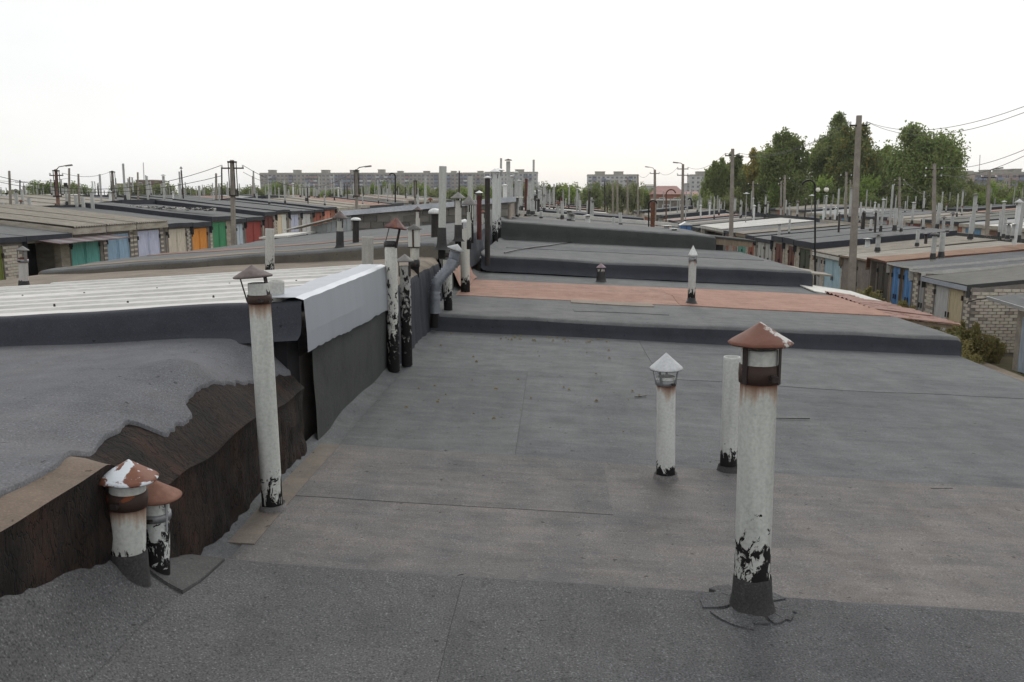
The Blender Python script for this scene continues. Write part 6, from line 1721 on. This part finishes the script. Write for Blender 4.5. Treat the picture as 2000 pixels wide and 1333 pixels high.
flats(1868, 1901, 334, 430, 6, 'grey apartment block between the broad poplar and the pinkish one', M_FW, [], balc=.4, seed=8)
def simple_building(px0, px1, pyt, pyr, Y, label, wm, rm, pr=None):
    a = at_y(px0, pyt, Y); b = at_y(px1, pyt, Y); zr = at_y(px0, pyr, Y).z; g = gz(a.x, Y) - 1
    e = empty('house', ((a.x+b.x)/2, Y, g), label, 'building')
    MB().box(a.x, b.x, Y, Y+10, g, a.z).part('wall', wm, e)
    if zr > a.z + .1:
        o = .4
        MB().prism([(a.x-o, Y-o, a.z), (b.x+o, Y-o, a.z), (b.x+o, Y+10+o, a.z), (a.x-o, Y+10+o, a.z)], [(a.x+1.2, Y+4.9, zr), (b.x-1.2, Y+4.9, zr), (b.x-1.2, Y+5.1, zr), (a.x+1.2, Y+5.1, zr)]).part('roof', rm, e)
    else: MB().box(a.x-.2, b.x+.2, Y-.2, Y+10.2, a.z, a.z+.3).part('roof', rm, e)
    n = max(2, int((b.x-a.x)/4))
    for i in range(n):
        x = a.x + (b.x-a.x)*(i+.5)/n
        f = MB().box(x-.75, x+.75, Y-.08, Y-.01, a.z-2.4, a.z-.8).part('window', M_CAPWH, e)
        MB().box(x-.62, x+.62, Y-.10, Y-.081, a.z-2.27, a.z-.93).part('pane', M_FGL, f)
    return e
M_REDROOF = plain('red_brown_metal_roof', (.22,.10,.085), .7, 0, .15, .3)
simple_building(1279, 1336, 380, 363, 210, 'building with steep red-brown roof between the street lamps', M_REDW, M_REDROOF)
simple_building(1336, 1376, 384, 374, 230, 'lower building with dark red roof right of the steep one', M_PLASTER, M_REDROOF)
simple_building(265, 300, 353, 353, 330, 'brown brick building with flat top on the left skyline', plain('dark_brown_brick', (.17,.11,.10), .9, 0, .15, .2), M_PARA)
simple_building(248, 268, 358, 358, 332, 'darker stepped wing of the brown brick building at left', plain('dark_grey_brick', (.12,.10,.10), .9, 0, .15, .2), M_PARA)
simple_building(226, 250, 360, 360, 360, 'beige low building behind trees on the left skyline', plain('beige_wall', (.36,.31,.24), .9, 0, .1, .2), M_PARA)
simple_building(1256, 1282, 364, 360, 420, 'pale greenish building left of the steep red roof', M_FW2, M_PARA)
simple_building(1285, 1350, 392, 391, 165, 'long low shed with bright white roof before the red roof', M_PLASTER, M_CAPWH)
# masts
for px, pt, pb_, Y, lb in ((280, 318, 352, 330, 'thin mast behind the left brown building'), (1914, 303, 345, 400, 'thin radio mast on the skyline at right')):
    a, b = at_y(px, pt, Y), at_y(px, pb_, Y)
    m = MB()
    for (ox, oy) in ((-.18, -.18), (.18, -.18), (0, .2)): m.tube([b+Vector((ox, oy, -12)), a+Vector((ox*.5, oy*.5, 0))], .07, 4)
    m.top('radio_mast', M_CAPGR, tuple(b+Vector((0, 0, -12))), lb, 'mast')

# ------------------------------------------------------------------ haze
HZ = MB().box(-1600, 1600, -100, 3100, -8.5, 42)
hm = bpy.data.materials.new('pale_air'); hm.use_nodes = True; hm.node_tree.nodes.clear()
ho = hm.node_tree.nodes.new('ShaderNodeOutputMaterial'); hv = hm.node_tree.nodes.new('ShaderNodeVolumePrincipled')
hv.inputs['Color'].default_value = (.93, .94, .96, 1); hv.inputs['Density'].default_value = .00016; hv.inputs['Anisotropy'].default_value = .2
hm.node_tree.links.new(hv.outputs[0], ho.inputs['Volume'])
USE_HAZE = True
if USE_HAZE: HZ.top('haze', hm, (0, 0, 0), 'thin pale haze over the whole place', None, None, 'stuff')

# ------------------------------------------------------------------ lift everything so that the yard is near z = 0
for o in list(sc.objects):
    if o.parent is None: o.location.z += LIFT
